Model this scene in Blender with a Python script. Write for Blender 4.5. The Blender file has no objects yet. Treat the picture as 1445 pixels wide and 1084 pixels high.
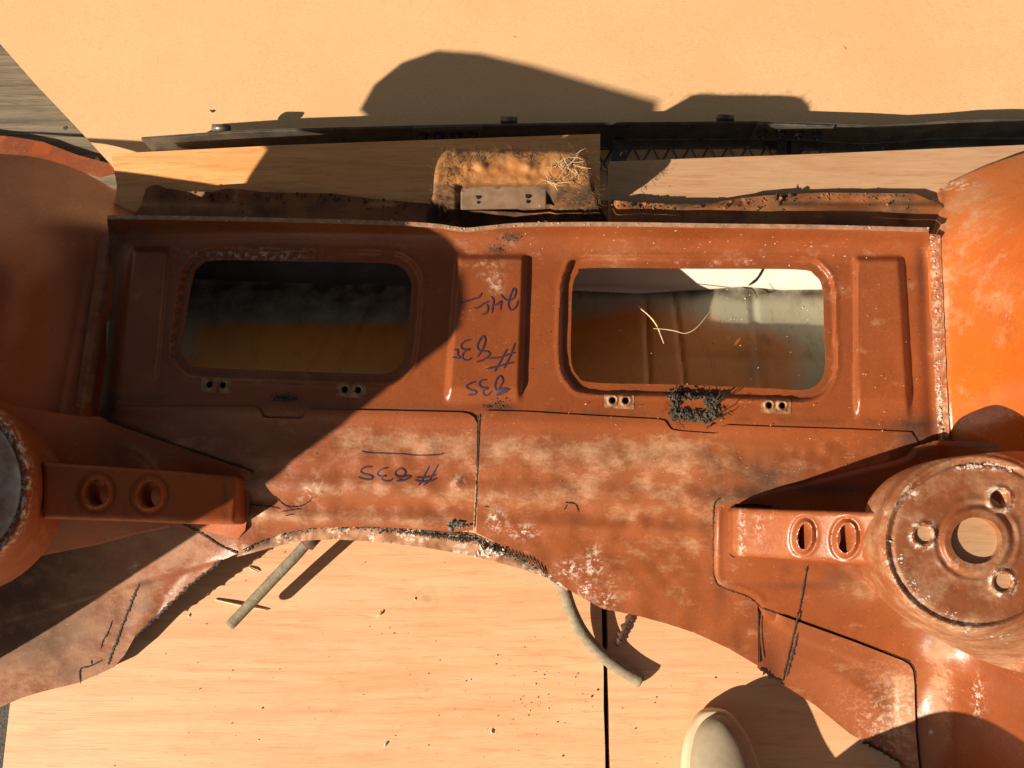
import bpy, bmesh, math, random
import numpy as np
from mathutils import Vector, Matrix

random.seed(7)
rng = np.random.default_rng(7)
scene = bpy.context.scene
C = scene.collection
R = math.radians

# ------------------------------------------------------------------ camera
CAM_H, TILT, FPX = 1.05, R(11.0), 1124.0      # camera height, forward tilt from straight down, focal length in photo pixels
cam_d = bpy.data.cameras.new('camera')
cam_d.sensor_width = 36.0
cam_d.lens = FPX / 1445.0 * 36.0
cam_d.clip_start, cam_d.clip_end = 0.02, 300.0
cam = bpy.data.objects.new('camera', cam_d)
cam.location = (0, 0, CAM_H)
cam.rotation_euler = (TILT, 0, 0)
C.objects.link(cam)
scene.camera = cam

# ------------------------------------------------------------------ sky, sun, exposure
SUN_AZ, SUN_EL = R(30.5), R(29.0)              # direction the light travels to (from +X), elevation
SD = Vector((math.cos(SUN_EL) * math.cos(SUN_AZ), math.cos(SUN_EL) * math.sin(SUN_AZ), -math.sin(SUN_EL)))
world = bpy.data.worlds.new('World')
scene.world = world
world.use_nodes = True
wn = world.node_tree
bg = wn.nodes['Background']
sky = wn.nodes.new('ShaderNodeTexSky')
sky.sky_type = 'NISHITA'
sky.sun_disc = False
sky.sun_elevation = SUN_EL
sky.sun_rotation = math.atan2(-SD.x, -SD.y)
sky.air_density = 0.65
sky.dust_density = 0.5
wb = wn.nodes.new('ShaderNodeMix'); wb.data_type = 'RGBA'; wb.blend_type = 'MULTIPLY'   # warm white balance of the sky light
wb.inputs[0].default_value = 1.0; wb.inputs[7].default_value = (1.28, 0.93, 0.54, 1)
wn.links.new(sky.outputs[0], wb.inputs[6]); wn.links.new(wb.outputs[2], bg.inputs[0])
bg.inputs[1].default_value = 0.06
sun_d = bpy.data.lights.new('sun', 'SUN')
sun_d.energy = 5.0
sun_d.angle = R(0.53)
sun_d.color = (1.0, 0.85, 0.66)
sun = bpy.data.objects.new('sun', sun_d)
sun.rotation_euler = SD.to_track_quat('-Z', 'Y').to_euler()
sun.location = (-2, -1.5, 2)
C.objects.link(sun)
vs = scene.view_settings
vs.view_transform = 'Standard'
vs.look = 'None'
vs.exposure = 0.87
vs.gamma = 1.0
vs.use_curve_mapping = False

# ------------------------------------------------------------------ measuring helpers
CT, ST = math.cos(TILT), math.sin(TILT)

def W(u, v, z):
    """point at height z on the sight line measured at photo position (u, v)"""
    u = np.asarray(u, float); v = np.asarray(v, float); z = np.asarray(z, float)
    dx = (u - 722.5) / FPX; dy = (542.0 - v) / FPX
    dY = dy * CT + ST; dZ = dy * ST - CT
    t = (z - CAM_H) / dZ
    return np.stack([dx * t, dY * t, np.broadcast_to(z, np.shape(t))], -1)

def P(u, v, z):
    return Vector(W(u, v, z).tolist())

def ss(x, a, b):
    t = np.clip((x - a) / (b - a), 0, 1)
    return t * t * (3 - 2 * t)

def gauss(u, v, cx, cy, rx, ry=None):
    ry = ry or rx
    return np.exp(-((u - cx) / rx) ** 2 - ((v - cy) / ry) ** 2)

def vnoise(u, v, s, seed=0):
    x = u / s; y = v / s
    xi = np.floor(x).astype(np.int64); yi = np.floor(y).astype(np.int64)
    fx = x - xi; fy = y - yi
    fx = fx * fx * (3 - 2 * fx); fy = fy * fy * (3 - 2 * fy)
    def h(a, b):
        n = (a * 374761393 + b * 668265263 + seed * 974711) & 0x7fffffff
        n = ((n ^ (n >> 13)) * 1274126177) & 0x7fffffff
        return ((n ^ (n >> 16)) & 0xffff) / 65535.0
    return (h(xi, yi) * (1 - fx) * (1 - fy) + h(xi + 1, yi) * fx * (1 - fy) + h(xi, yi + 1) * (1 - fx) * fy + h(xi + 1, yi + 1) * fx * fy) * 2 - 1

def fbm(u, v, s, seed=0, o=3):
    r = 0
    for k in range(o):
        r = r + vnoise(u, v, s / 2 ** k, seed + k) / 2 ** k
    return r / 1.75

def cr(pts, n=5, closed=True):
    p = np.array(pts, float); N = len(p); out = []
    rngi = range(N) if closed else range(N - 1)
    for i in rngi:
        if closed:
            a, b, c, d = p[(i - 1) % N], p[i], p[(i + 1) % N], p[(i + 2) % N]
        else:
            a, b, c, d = p[max(i - 1, 0)], p[i], p[i + 1], p[min(i + 2, N - 1)]
        for k in range(n):
            t = k / n
            out.append(0.5 * (2 * b + (c - a) * t + (2 * a - 5 * b + 4 * c - d) * t * t + (3 * b - a - 3 * c + d) * t ** 3))
    if not closed:
        out.append(p[-1])
    return np.array(out)

def ell(cx, cy, rx, ry, n=28, rot=0.0):
    a = np.linspace(0, 2 * np.pi, n, endpoint=False)
    x, y = rx * np.cos(a), ry * np.sin(a)
    return np.stack([cx + x * math.cos(rot) - y * math.sin(rot), cy + x * math.sin(rot) + y * math.cos(rot)], -1)

def sdp(poly, U, V, want_near=False):
    """signed distance (negative inside) to a polygon, and nearest boundary point"""
    poly = np.asarray(poly, float)
    d2 = np.full(U.shape, 1e18); ins = np.zeros(U.shape, bool)
    nx = np.zeros(U.shape); ny = np.zeros(U.shape)
    for i in range(len(poly)):
        ax, ay = poly[i]; bx, by = poly[(i + 1) % len(poly)]
        ex, ey = bx - ax, by - ay
        L = ex * ex + ey * ey
        if L < 1e-9:
            continue
        t = np.clip(((U - ax) * ex + (V - ay) * ey) / L, 0, 1)
        qx, qy = ax + t * ex, ay + t * ey
        dd = (U - qx) ** 2 + (V - qy) ** 2
        m = dd < d2
        d2 = np.where(m, dd, d2)
        if want_near:
            nx = np.where(m, qx, nx); ny = np.where(m, qy, ny)
        if abs(ey) > 1e-12:
            cr_ = ((ay > V) != (by > V)) & (U < ex * (V - ay) / ey + ax)
            ins ^= cr_
    sd = np.where(ins, -1, 1) * np.sqrt(d2)
    return (sd, nx, ny) if want_near else sd

def tps(ctrl):
    c = np.array(ctrl, float); xy = c[:, :2] / 300.0; n = len(c)
    def k(r2):
        return np.where(r2 > 1e-12, r2 * np.log(np.maximum(r2, 1e-12)), 0)
    A = np.zeros((n + 3, n + 3))
    A[:n, :n] = k(((xy[:, None] - xy[None]) ** 2).sum(-1)) + np.eye(n) * 1e-4
    A[:n, n] = 1; A[:n, n + 1:] = xy; A[n, :n] = 1; A[n + 1:, :n] = xy.T
    w = np.linalg.solve(A, np.concatenate([c[:, 2], [0, 0, 0]]))
    def f(u, v):
        x = np.asarray(u, float) / 300.0; y = np.asarray(v, float) / 300.0
        r = w[n] + w[n + 1] * x + w[n + 2] * y
        for i in range(n):
            r = r + w[i] * k((x - xy[i, 0]) ** 2 + (y - xy[i, 1]) ** 2)
        return r
    return f

# ------------------------------------------------------------------ object helpers
ORG = {}

def root(name, loc, label, cat, group=None):
    o = bpy.data.objects.new(name, None)
    o.empty_display_size = 0.05
    o.location = loc
    C.objects.link(o)
    ORG[o.name] = Vector(loc)
    tag(o, label, cat, group)
    return o

def tag(o, label=None, cat=None, group=None, kind=None):
    if label: o['label'] = label
    if cat: o['category'] = cat
    if group: o['group'] = group
    if kind: o['kind'] = kind
    return o

def link(name, verts, faces, mat, parent=None, smooth=True, attrs=None, sharp=None):
    v = np.asarray(verts, float)
    lo, hi = v.min(0), v.max(0)
    org = np.array([(lo[0] + hi[0]) / 2, (lo[1] + hi[1]) / 2, lo[2]])
    me = bpy.data.meshes.new(name)
    me.from_pydata((v - org).tolist(), [], [list(map(int, f)) for f in faces])
    me.update()
    if smooth:
        me.polygons.foreach_set('use_smooth', np.ones(len(me.polygons), bool))
    if attrs:
        for k, a in attrs.items():
            at = me.attributes.new(k, 'FLOAT', 'POINT')
            at.data.foreach_set('value', np.asarray(a, np.float32).ravel())
    if sharp:
        me.set_sharp_from_angle(angle=R(sharp))
    me.materials.append(mat)
    o = bpy.data.objects.new(name, me)
    C.objects.link(o)
    ov = Vector(org.tolist())
    ORG[o.name] = ov
    if parent:
        o.parent = parent
        o.location = ov - ORG[parent.name]
    else:
        o.location = ov
    return o

def sheet(name, poly, zf, mat, parent=None, holes=(), res=3.0, thick=0.0013, skirt=0.0, attrs=None, smooth=True):
    """pressed sheet: outline and heights measured in photo units, turned into a real surface with thickness"""
    poly = np.asarray(poly, float)
    u0, v0 = poly.min(0) - res; u1, v1 = poly.max(0) + res
    nu, nv = int((u1 - u0) / res) + 2, int((v1 - v0) / res) + 2
    U, V = np.meshgrid(u0 + np.arange(nu) * res, v0 + np.arange(nv) * res)
    def comb(U, V, near=False):
        if not near:
            s = sdp(poly, U, V)
            for h in holes: s = np.maximum(s, -sdp(h, U, V))
            return s
        s, nx, ny = sdp(poly, U, V, True)
        for h in holes:
            s2, a, b = sdp(h, U, V, True)
            m = np.abs(s2) < np.abs(s)
            nx = np.where(m, a, nx); ny = np.where(m, b, ny)
            s = np.where(m, -s2, s)
        return s, nx, ny
    sc = comb((U[:-1, :-1] + U[1:, 1:]) / 2, (V[:-1, :-1] + V[1:, 1:]) / 2)
    keep = sc < 0
    cnt = np.zeros((nv, nu), int)
    for dj in (0, 1):
        for di in (0, 1):
            cnt[dj:dj + nv - 1, di:di + nu - 1] += keep
    edge = (cnt > 0) & (cnt < 4)
    eu, ev = U[edge], V[edge]
    s, nx, ny = comb(eu, ev, True)
    U[edge], V[edge] = nx, ny
    used = cnt > 0
    idx = -np.ones((nv, nu), int); idx[used] = np.arange(used.sum())
    uu, vv = U[used], V[used]
    zz = zf(uu, vv) * np.ones_like(uu)
    top = W(uu, vv, zz)
    J, I = np.nonzero(keep)
    quads = np.stack([idx[J + 1, I], idx[J + 1, I + 1], idx[J, I + 1], idx[J, I]], -1)
    at = {k: f(uu, vv) * np.ones_like(uu) for k, f in (attrs or {}).items()}
    verts = top; faces = quads.tolist()
    # rim: underside copy with side walls
    n = len(top)
    d = max(thick, skirt)
    bot = top - np.array([0, 0, d])
    E = {}
    for q in quads:
        for a, b in ((q[0], q[1]), (q[1], q[2]), (q[2], q[3]), (q[3], q[0])):
            if (b, a) in E: del E[(b, a)]
            else: E[(a, b)] = 1
    be = list(E)
    if skirt > 0:
        bi = sorted({x for e in be for x in e}); mp = {x: n + i for i, x in enumerate(bi)}
        verts = np.concatenate([top, bot[bi]])
        for a, b in be: faces.append([b, a, mp[a], mp[b]])
        at = {k: np.concatenate([a, a[bi]]) for k, a in at.items()}
    else:
        verts = np.concatenate([top, bot])
        faces += [[q[3] + n, q[2] + n, q[1] + n, q[0] + n] for q in quads]
        for a, b in be: faces.append([b, a, a + n, b + n])
        at = {k: np.concatenate([a, a]) for k, a in at.items()}
    o = link(name, verts, faces, mat, parent, smooth, at)
    if smooth and hasattr(o.data, 'set_sharp_from_angle'):
        o.data.set_sharp_from_angle(angle=R(55))
    return o

def ribbon_vf(path, width, zf, lift, jag=0.0, seed=0, step=3.0, taper=True):
    p = cr(path, 8, False)
    L = np.concatenate([[0], np.cumsum(np.hypot(*np.diff(p, axis=0).T))])
    n = max(3, int(L[-1] / step))
    s = np.linspace(0, L[-1], n)
    x = np.interp(s, L, p[:, 0]); y = np.interp(s, L, p[:, 1])
    tx, ty = np.gradient(x), np.gradient(y); l = np.hypot(tx, ty) + 1e-9
    nx, ny = -ty / l, tx / l
    r = np.random.default_rng(seed)
    w1 = width / 2 * (1 + jag * r.normal(0, 1, n)); w2 = width / 2 * (1 + jag * r.normal(0, 1, n))
    if taper:
        e = np.minimum(1, 0.35 + np.minimum(np.arange(n), np.arange(n)[::-1]) * 0.4); w1 = w1 * e; w2 = w2 * e
    w1 = np.abs(w1); w2 = np.abs(w2)
    a = np.stack([x + nx * w1, y + ny * w1], -1); b = np.stack([x - nx * w2, y - ny * w2], -1)
    va = W(a[:, 0], a[:, 1], zf(a[:, 0], a[:, 1]) + lift); vb = W(b[:, 0], b[:, 1], zf(b[:, 0], b[:, 1]) + lift)
    vc = W(x, y, zf(x, y) + lift * 1.6)
    verts = np.concatenate([va, vc, vb])
    f = []
    for i in range(n - 1):
        f += [[i, i + 1, n + i + 1, n + i], [n + i, n + i + 1, 2 * n + i + 1, 2 * n + i]]
    return verts, f

def merge(parts):
    V_, F_, o = [], [], 0
    for v, f in parts:
        V_.append(np.asarray(v, float)); F_ += [[i + o for i in q] for q in f]; o += len(v)
    return np.concatenate(V_), F_

def tube_vf(pts, r, sides=10, cap=True):
    pts = [Vector(p) for p in pts]; n = len(pts)
    rr = r if hasattr(r, '__len__') else [r] * n
    V_, F_ = [], []
    up = Vector((0.13, 0.21, 0.97))
    for i, p in enumerate(pts):
        t = (pts[min(i + 1, n - 1)] - pts[max(i - 1, 0)]).normalized()
        a = t.cross(up)
        if a.length < 1e-3: a = t.cross(Vector((1, 0, 0)))
        a.normalize(); b = a.cross(t).normalized()
        for k in range(sides):
            an = 2 * math.pi * k / sides
            V_.append(p + (a * math.cos(an) + b * math.sin(an)) * rr[i])
    for i in range(n - 1):
        for k in range(sides):
            k2 = (k + 1) % sides
            F_.append([i * sides + k2, i * sides + k, (i + 1) * sides + k, (i + 1) * sides + k2])
    if cap:
        F_.append([k for k in range(sides)]); F_.append([(n - 1) * sides + k for k in range(sides)][::-1])
    return np.array([list(v) for v in V_]), F_

def prism_vf(top_pts, dz):
    """closed prism from a world-space outline (list of 3-vectors, counter-clockwise from above) going down dz"""
    n = len(top_pts)
    t = np.array([list(p) for p in top_pts], float); b = t - np.array([0, 0, dz])
    f = [list(range(n)), [n + i for i in range(n)][::-1]]
    for i in range(n):
        j = (i + 1) % n
        f.append([i, n + i, n + j, j])
    return np.concatenate([t, b]), f

def bevel(o, w, seg=2):
    m = o.modifiers.new('bevel', 'BEVEL'); m.width = w; m.segments = seg; m.limit_method = 'ANGLE'; m.angle_limit = R(40)
    return o

def crumb_vf(c, s, r):
    """irregular crumb"""
    d = np.array([[1, 0, 0], [-1, 0, 0], [0, 1, 0], [0, -1, 0], [0, 0, 1], [0, 0, -1]], float)
    d = d * r.uniform(0.45, 1.2, (6, 1)) * np.array([r.uniform(0.5, 1.6), r.uniform(0.5, 1.3), 0.6])
    a = r.uniform(0, 6.28); ca, sa = math.cos(a), math.sin(a)
    d = np.stack([d[:, 0] * ca - d[:, 1] * sa, d[:, 0] * sa + d[:, 1] * ca, d[:, 2]], -1)
    v = np.array(c) + d * s + np.array([0, 0, 0.4 * s])
    return v, [[0, 2, 4], [2, 1, 4], [1, 3, 4], [3, 0, 4], [2, 0, 5], [1, 2, 5], [3, 1, 5], [0, 3, 5]]

# ------------------------------------------------------------------ materials
def nodes_of(name):
    m = bpy.data.materials.new(name); m.use_nodes = True
    nt = m.node_tree
    return m, nt, nt.nodes['Principled BSDF']

class NB:
    def __init__(s, nt): s.nt = nt
    def n(s, t, **kw):
        x = s.nt.nodes.new(t)
        for k, v in kw.items(): setattr(x, k, v)
        return x
    def l(s, a, b): s.nt.links.new(a, b)
    def pos(s, scale=(1, 1, 1), rot=(0, 0, 0)):
        g = s.n('ShaderNodeNewGeometry'); m = s.n('ShaderNodeMapping')
        m.inputs['Scale'].default_value = scale; m.inputs['Rotation'].default_value = rot
        s.l(g.outputs['Position'], m.inputs['Vector']); return m.outputs['Vector']
    def noise(s, vec, scale, detail=4, rough=0.55, dist=0.0):
        x = s.n('ShaderNodeTexNoise'); x.inputs['Scale'].default_value = scale; x.inputs['Detail'].default_value = detail
        x.inputs['Roughness'].default_value = rough; x.inputs['Distortion'].default_value = dist
        s.l(vec, x.inputs['Vector']); return x.outputs['Fac']
    def rng(s, v, a, b, c=0.0, d=1.0):
        x = s.n('ShaderNodeMapRange'); x.inputs[1].default_value = a; x.inputs[2].default_value = b
        x.inputs[3].default_value = c; x.inputs[4].default_value = d; s.l(v, x.inputs[0]); return x.outputs[0]
    def math(s, op, a, b=None):
        x = s.n('ShaderNodeMath', operation=op)
        for i, q in enumerate((a, b)):
            if q is None: continue
            if isinstance(q, (int, float)): x.inputs[i].default_value = q
            else: s.l(q, x.inputs[i])
        return x.outputs[0]
    def mix(s, f, a, b):
        x = s.n('ShaderNodeMix', data_type='RGBA')
        if isinstance(f, (int, float)): x.inputs[0].default_value = f
        else: s.l(f, x.inputs[0])
        for i, q in ((6, a), (7, b)):
            if isinstance(q, tuple): x.inputs[i].default_value = (*q, 1)
            else: s.l(q, x.inputs[i])
        return x.outputs[2]
    def attr(s, name):
        x = s.n('ShaderNodeAttribute', attribute_name=name); return x.outputs['Fac']
    def bump(s, h, bsdf, strength=0.2, dist=0.002):
        x = s.n('ShaderNodeBump'); x.inputs['Strength'].default_value = strength; x.inputs['Distance'].default_value = dist
        s.l(h, x.inputs['Height']); s.l(x.outputs[0], bsdf.inputs['Normal']); return x

def primer(name, a=(0.25, 0.066, 0.018), b=(0.195, 0.049, 0.014), dust=(0.40, 0.225, 0.125), rough=0.33):
    """rust-orange primer paint with dust, chalky scuffs and grime"""
    m, nt, p = nodes_of(name); k = NB(nt); pos = k.pos()
    n1 = k.noise(pos, 9, 5, 0.6, 0.6); n2 = k.noise(pos, 38, 5, 0.65); n3 = k.noise(pos, 260, 3); n4 = k.noise(pos, 900, 2)
    col = k.mix(k.rng(n1, 0.35, 0.65), a, b)
    col = k.mix(k.rng(n2, 0.52, 0.75, 0, 0.14), col, (0.38, 0.10, 0.024))
    big = k.noise(k.pos((0.8, 1.25, 1)), 34, 12, 0.74, 0.12)
    dn = k.rng(k.math('ADD', big, k.math('MULTIPLY', k.attr('dust'), 0.26)), 0.60, 0.84)
    hz = k.math('MULTIPLY', k.attr('dust'), 0.30)
    dc = k.math('MINIMUM', k.math('MULTIPLY', k.math('ADD', k.math('MULTIPLY', dn, 0.85), hz), k.rng(n3, 0.25, 0.6, 0.6, 1.0)), 0.85)
    stn = k.rng(k.noise(k.pos((1.3, 0.7, 1)), 24, 12, 0.74, 0.2), 0.54, 0.70, 0, 0.6)
    col = k.mix(stn, col, (0.17, 0.036, 0.009))
    col = k.mix(dc, col, dust)
    g = k.math('MULTIPLY', k.attr('grime_shade'), k.rng(n2, 0.25, 0.55, 0.25, 1.0))
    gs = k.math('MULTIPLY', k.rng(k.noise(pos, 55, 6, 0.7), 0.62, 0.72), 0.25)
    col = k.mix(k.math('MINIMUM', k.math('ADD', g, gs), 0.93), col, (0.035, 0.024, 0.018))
    c = k.math('MULTIPLY', k.attr('chip'), k.rng(k.noise(pos, 150, 6, 0.75), 0.50, 0.58))
    scr = k.math('MULTIPLY', k.rng(k.noise(k.pos((30, 300, 60), (0, 0, 0.6)), 2.2, 3, 0.6, 0.2), 0.70, 0.73), k.rng(n2, 0.5, 0.62))
    c = k.math('ADD', c, k.math('MULTIPLY', scr, 0.45))
    col = k.mix(k.math('MULTIPLY', k.rng(k.noise(pos, 620, 3, 0.7), 0.56, 0.72), 0.35), col, (0.15, 0.035, 0.012))
    sp = k.rng(n4, 0.725, 0.755)                               # tiny pale specks
    c = k.math('MINIMUM', k.math('ADD', c, k.math('MULTIPLY', sp, 0.7)), 1.0)
    col = k.mix(c, col, (0.74, 0.65, 0.56))
    k.l(col, p.inputs['Base Color'])
    r = k.math('ADD', k.math('MULTIPLY', dc, 0.45), k.rng(n3, 0.3, 0.7, rough - 0.08, rough + 0.06))
    k.l(k.math('MINIMUM', k.math('ADD', r, k.math('MULTIPLY', g, 0.3)), 0.95), p.inputs['Roughness'])
    p.inputs['Specular IOR Level'].default_value = 0.45
    h = k.math('ADD', k.math('MULTIPLY', n3, 0.5), k.math('ADD', n2, k.math('MULTIPLY', n4, 0.15)))
    k.bump(h, p, 0.22, 0.0016)
    return m

def plain(name, col, rough=0.6, var=0.3, scale=60, metal=0.0, bumpS=0.15, col2=None, spec=0.4):
    m, nt, p = nodes_of(name); k = NB(nt); pos = k.pos()
    n = k.noise(pos, scale, 5, 0.6); n2 = k.noise(pos, scale * 6, 3)
    c2 = col2 or tuple(x * (1 - var) for x in col)
    k.l(k.mix(k.rng(n, 0.35, 0.65), col, c2), p.inputs['Base Color'])
    k.l(k.rng(n2, 0.3, 0.7, max(rough - 0.1, 0.05), min(rough + 0.1, 1)), p.inputs['Roughness'])
    p.inputs['Metallic'].default_value = metal
    p.inputs['Specular IOR Level'].default_value = spec
    k.bump(k.math('ADD', n, k.math('MULTIPLY', n2, 0.4)), p, bumpS, 0.002)
    return m

def wood(name, a, b, c, ang=0.0, along=1.6, across=22.0, rough=0.5, knots=(), spec=0.5, cracks=0.0):
    m, nt, p = nodes_of(name); k = NB(nt)
    pos = k.pos((along, across, 8), (0, 0, ang)); raw = k.pos()
    n1 = k.noise(pos, 2.2, 5, 0.6, 1.2); n2 = k.noise(pos, 9, 6, 0.7, 0.4); n3 = k.noise(k.pos((6, 160, 20), (0, 0, ang)), 3, 4, 0.7)
    blot = k.noise(raw, 5, 4, 0.6)
    col = k.mix(k.rng(n1, 0.38, 0.66), a, b)
    col = k.mix(k.rng(n2, 0.52, 0.72, 0, 0.7), col, c)
    col = k.mix(k.rng(blot, 0.5, 0.75, 0, 0.35), col, b)
    col = k.mix(k.math('MULTIPLY', k.rng(n3, 0.58, 0.72), 0.3), col, c)
    for kx, ky, kr in knots:
        d = k.n('ShaderNodeVectorMath', operation='DISTANCE'); k.l(k.pos((1, 1.25, 0)), d.inputs[0]); d.inputs[1].default_value = (kx, ky * 1.25, 0)
        dd = k.math('ADD', d.outputs['Value'], k.rng(k.noise(raw, 60, 3), 0.3, 0.7, -kr * .25, kr * .25))
        ring = k.math('MULTIPLY', k.rng(k.math('SINE', k.math('MULTIPLY', dd, 9.5 / kr)), -0.2, 1, 0.2, 1), k.rng(dd, kr * .3, kr * 1.2, 0.32, 0))
        col = k.mix(ring, col, tuple(x * 0.55 for x in c))
    if cracks:
        cr_ = k.rng(k.noise(k.pos((2.2, 110, 30), (0, 0, ang)), 3.0, 5, 0.75, 0.3), 0.60, 0.68)
        col = k.mix(k.math('MULTIPLY', cr_, cracks), col, tuple(x * 0.3 for x in c))
    smu = k.noise(raw, 11, 7, 0.75, 1.0)                      # grubby stains
    col = k.mix(k.rng(smu, 0.56, 0.74, 0, 0.35), col, tuple(x * 0.62 for x in b))
    fine = k.noise(k.pos((9, 330, 40), (0, 0, ang)), 3, 5, 0.75, 0.5)
    col = k.mix(k.rng(fine, 0.5, 0.72, 0, 0.22), col, c)
    wisp = k.noise(k.pos((2.4, 34, 8), (0, 0, ang)), 4.5, 6, 0.7, 2.2)
    col = k.mix(k.rng(wisp, 0.55, 0.68, 0, 0.5), col, tuple(x * y for x, y in zip(c, (1.15, 0.95, 0.8))))
    spk = k.rng(k.noise(raw, 420, 2), 0.72, 0.76)
    col = k.mix(k.math('MULTIPLY', spk, 0.6), col, (0.06, 0.035, 0.02))
    k.l(col, p.inputs['Base Color'])
    k.l(k.rng(n2, 0.3, 0.7, rough - 0.06, rough + 0.12), p.inputs['Roughness'])
    p.inputs['Specular IOR Level'].default_value = spec
    k.bump(k.math('ADD', n2, k.math('MULTIPLY', n3, 0.7)), p, 0.25 if not cracks else 0.6, 0.0012)
    return m

M = {}
M['primer'] = primer('primer')
M['primer_deep'] = primer('primer_deep', (0.36, 0.070, 0.008), (0.27, 0.048, 0.006), rough=0.44)
M['primer_bright'] = primer('primer_bright', (0.42, 0.096, 0.010), (0.35, 0.074, 0.009), rough=0.24)
M['rusty'] = primer('rusty_primer', (0.26, 0.085, 0.02), (0.18, 0.055, 0.014), (0.26, 0.14, 0.06), 0.6)
M['tray'] = primer('dusty_tray', (0.36, 0.125, 0.025), (0.28, 0.09, 0.02), (0.42, 0.215, 0.075), 0.5)
M['edge'] = plain('bare_edge', (0.42, 0.24, 0.15), 0.5, 0.4, 120, 0.0)
M['scraped'] = plain('scraped_steel', (0.52, 0.45, 0.39), 0.7, 0.5, 45, 0.0, 0.3, (0.30, 0.16, 0.10))
M['flake'] = plain('pale_flake', (0.66, 0.58, 0.49), 0.55, 0.2, 200)
M['sealant'] = plain('dark_sealant', (0.035, 0.024, 0.017), 0.75, 0.5, 150, 0, 0.5)
M['gap'] = plain('seam_shadow_gap', (0.055, 0.026, 0.014), 0.8, 0.5, 120)
M['undercoat'] = plain('grey_undercoat', (0.33, 0.29, 0.25), 0.7, 0.6, 110, 0, 0.8, (0.05, 0.04, 0.035))
M['ink'] = plain('marker_ink', (0.030, 0.014, 0.030), 0.5, 0.3, 90, 0, 0.02, (0.055, 0.022, 0.04))
M['black_steel'] = plain('black_steel', (0.045, 0.042, 0.040), 0.34, 0.4, 40, 0, 0.3, (0.10, 0.088, 0.07), 0.6)
M['worn_steel'] = plain('worn_steel', (0.20, 0.17, 0.14), 0.4, 0.5, 60, 0.5, 0.4, (0.06, 0.05, 0.045))
M['zinc'] = plain('zinc_bolt', (0.10, 0.095, 0.10), 0.35, 0.5, 200, 0.7, 0.3)
M['rubber'] = plain('weathered_rubber', (0.26, 0.215, 0.15), 0.8, 0.35, 130, 0, 0.6)
M['rubber_and_shadow'] = plain('dark_strip', (0.10, 0.045, 0.03), 0.7, 0.4, 130, 0, 0.4)
M['hair'] = plain('horsehair', (0.20, 0.115, 0.05), 0.7, 0.5, 90, 0, 0.0, (0.10, 0.05, 0.02))
M['hair_dark'] = plain('dark_fibre', (0.035, 0.028, 0.022), 0.75, 0.5, 90, 0, 0.0)
M['straw'] = plain('straw', (0.72, 0.56, 0.36), 0.6, 0.3, 300, 0, 0.1)
M['nutplate'] = plain('nut_plate', (0.40, 0.22, 0.11), 0.5, 0.5, 130, 0.1, 0.6, (0.14, 0.06, 0.028))
M['crumb_dark'] = plain('dark_crumb', (0.06, 0.035, 0.022), 0.8, 0.4, 300)
M['scuff'] = plain('scuff_mark', (0.40, 0.23, 0.10), 0.7, 0.3, 300)
M['hole_dark'] = plain('dark_hole', (0.008, 0.006, 0.005), 0.9, 0.3, 100)
M['shoe'] = plain('beige_suede', (0.33, 0.275, 0.205), 0.95, 0.25, 26, 0, 0.35, None, 0.2)
M['sole'] = plain('cream_sole', (0.54, 0.44, 0.30), 0.7, 0.2, 60)
M['trouser'] = plain('dark_trouser', (0.05, 0.055, 0.07), 0.9, 0.3, 80)
KN = [tuple(W(u, v, 0.0)[:2].tolist()) + (r,) for u, v, r in ((601, 846, .020), (601, 975, .018), (596, 700, .02))]
M['ply'] = wood('plywood_face', (0.74, 0.46, 0.27), (0.67, 0.37, 0.195), (0.50, 0.225, 0.10), 0.0, 1.0, 15, 0.44, KN)
M['ply_orange'] = wood('plywood_orange', (0.80, 0.41, 0.16), (0.70, 0.30, 0.10), (0.42, 0.15, 0.05), 0.02, 2.2, 26, 0.5)
M['ply_pale'] = wood('plywood_pale', (0.47, 0.30, 0.18), (0.42, 0.235, 0.125), (0.33, 0.145, 0.065), -0.04, 2.2, 26, 0.5)
M['grey_wood'] = wood('weathered_wood', (0.25, 0.205, 0.15), (0.13, 0.105, 0.075), (0.045, 0.035, 0.026), R(46), 1.2, 42, 0.85, (), 0.2, 0.95)

def card_mat():
    m, nt, p = nodes_of('cardboard_face'); k = NB(nt); raw = k.pos()
    n = k.noise(raw, 6, 4); f = k.noise(k.pos((1, 1.6, 1)), 260, 5, 0.72); f2 = k.noise(raw, 60, 4, 0.65)
    col = k.mix(k.rng(n, 0.35, 0.7), (0.75, 0.475, 0.265), (0.70, 0.425, 0.22))
    col = k.mix(k.rng(f, 0.4, 0.65, 0, 0.42), col, (0.50, 0.30, 0.13))
    col = k.mix(k.rng(f2, 0.5, 0.75, 0, 0.2), col, (0.78, 0.53, 0.28))
    col = k.mix(k.rng(k.noise(raw, 700, 2), 0.68, 0.76, 0, 0.35), col, (0.28, 0.15, 0.05))
    k.l(col, p.inputs['Base Color'])
    p.inputs['Roughness'].default_value = 0.45
    p.inputs['Specular IOR Level'].default_value = 0.6
    k.bump(k.math('ADD', f, f2), p, 0.3, 0.0008)
    return m
M['card'] = card_mat()

def asphalt_mat():
    m, nt, p = nodes_of('asphalt'); k = NB(nt); raw = k.pos()
    a = k.noise(raw, 350, 4, 0.7)
    k.l(k.mix(k.rng(a, 0.35, 0.7), (0.045, 0.044, 0.042), (0.14, 0.135, 0.125)), p.inputs['Base Color'])
    p.inputs['Roughness'].default_value = 0.9
    k.bump(a, p, 0.8, 0.004)
    return m
M['asphalt'] = asphalt_mat()

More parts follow.
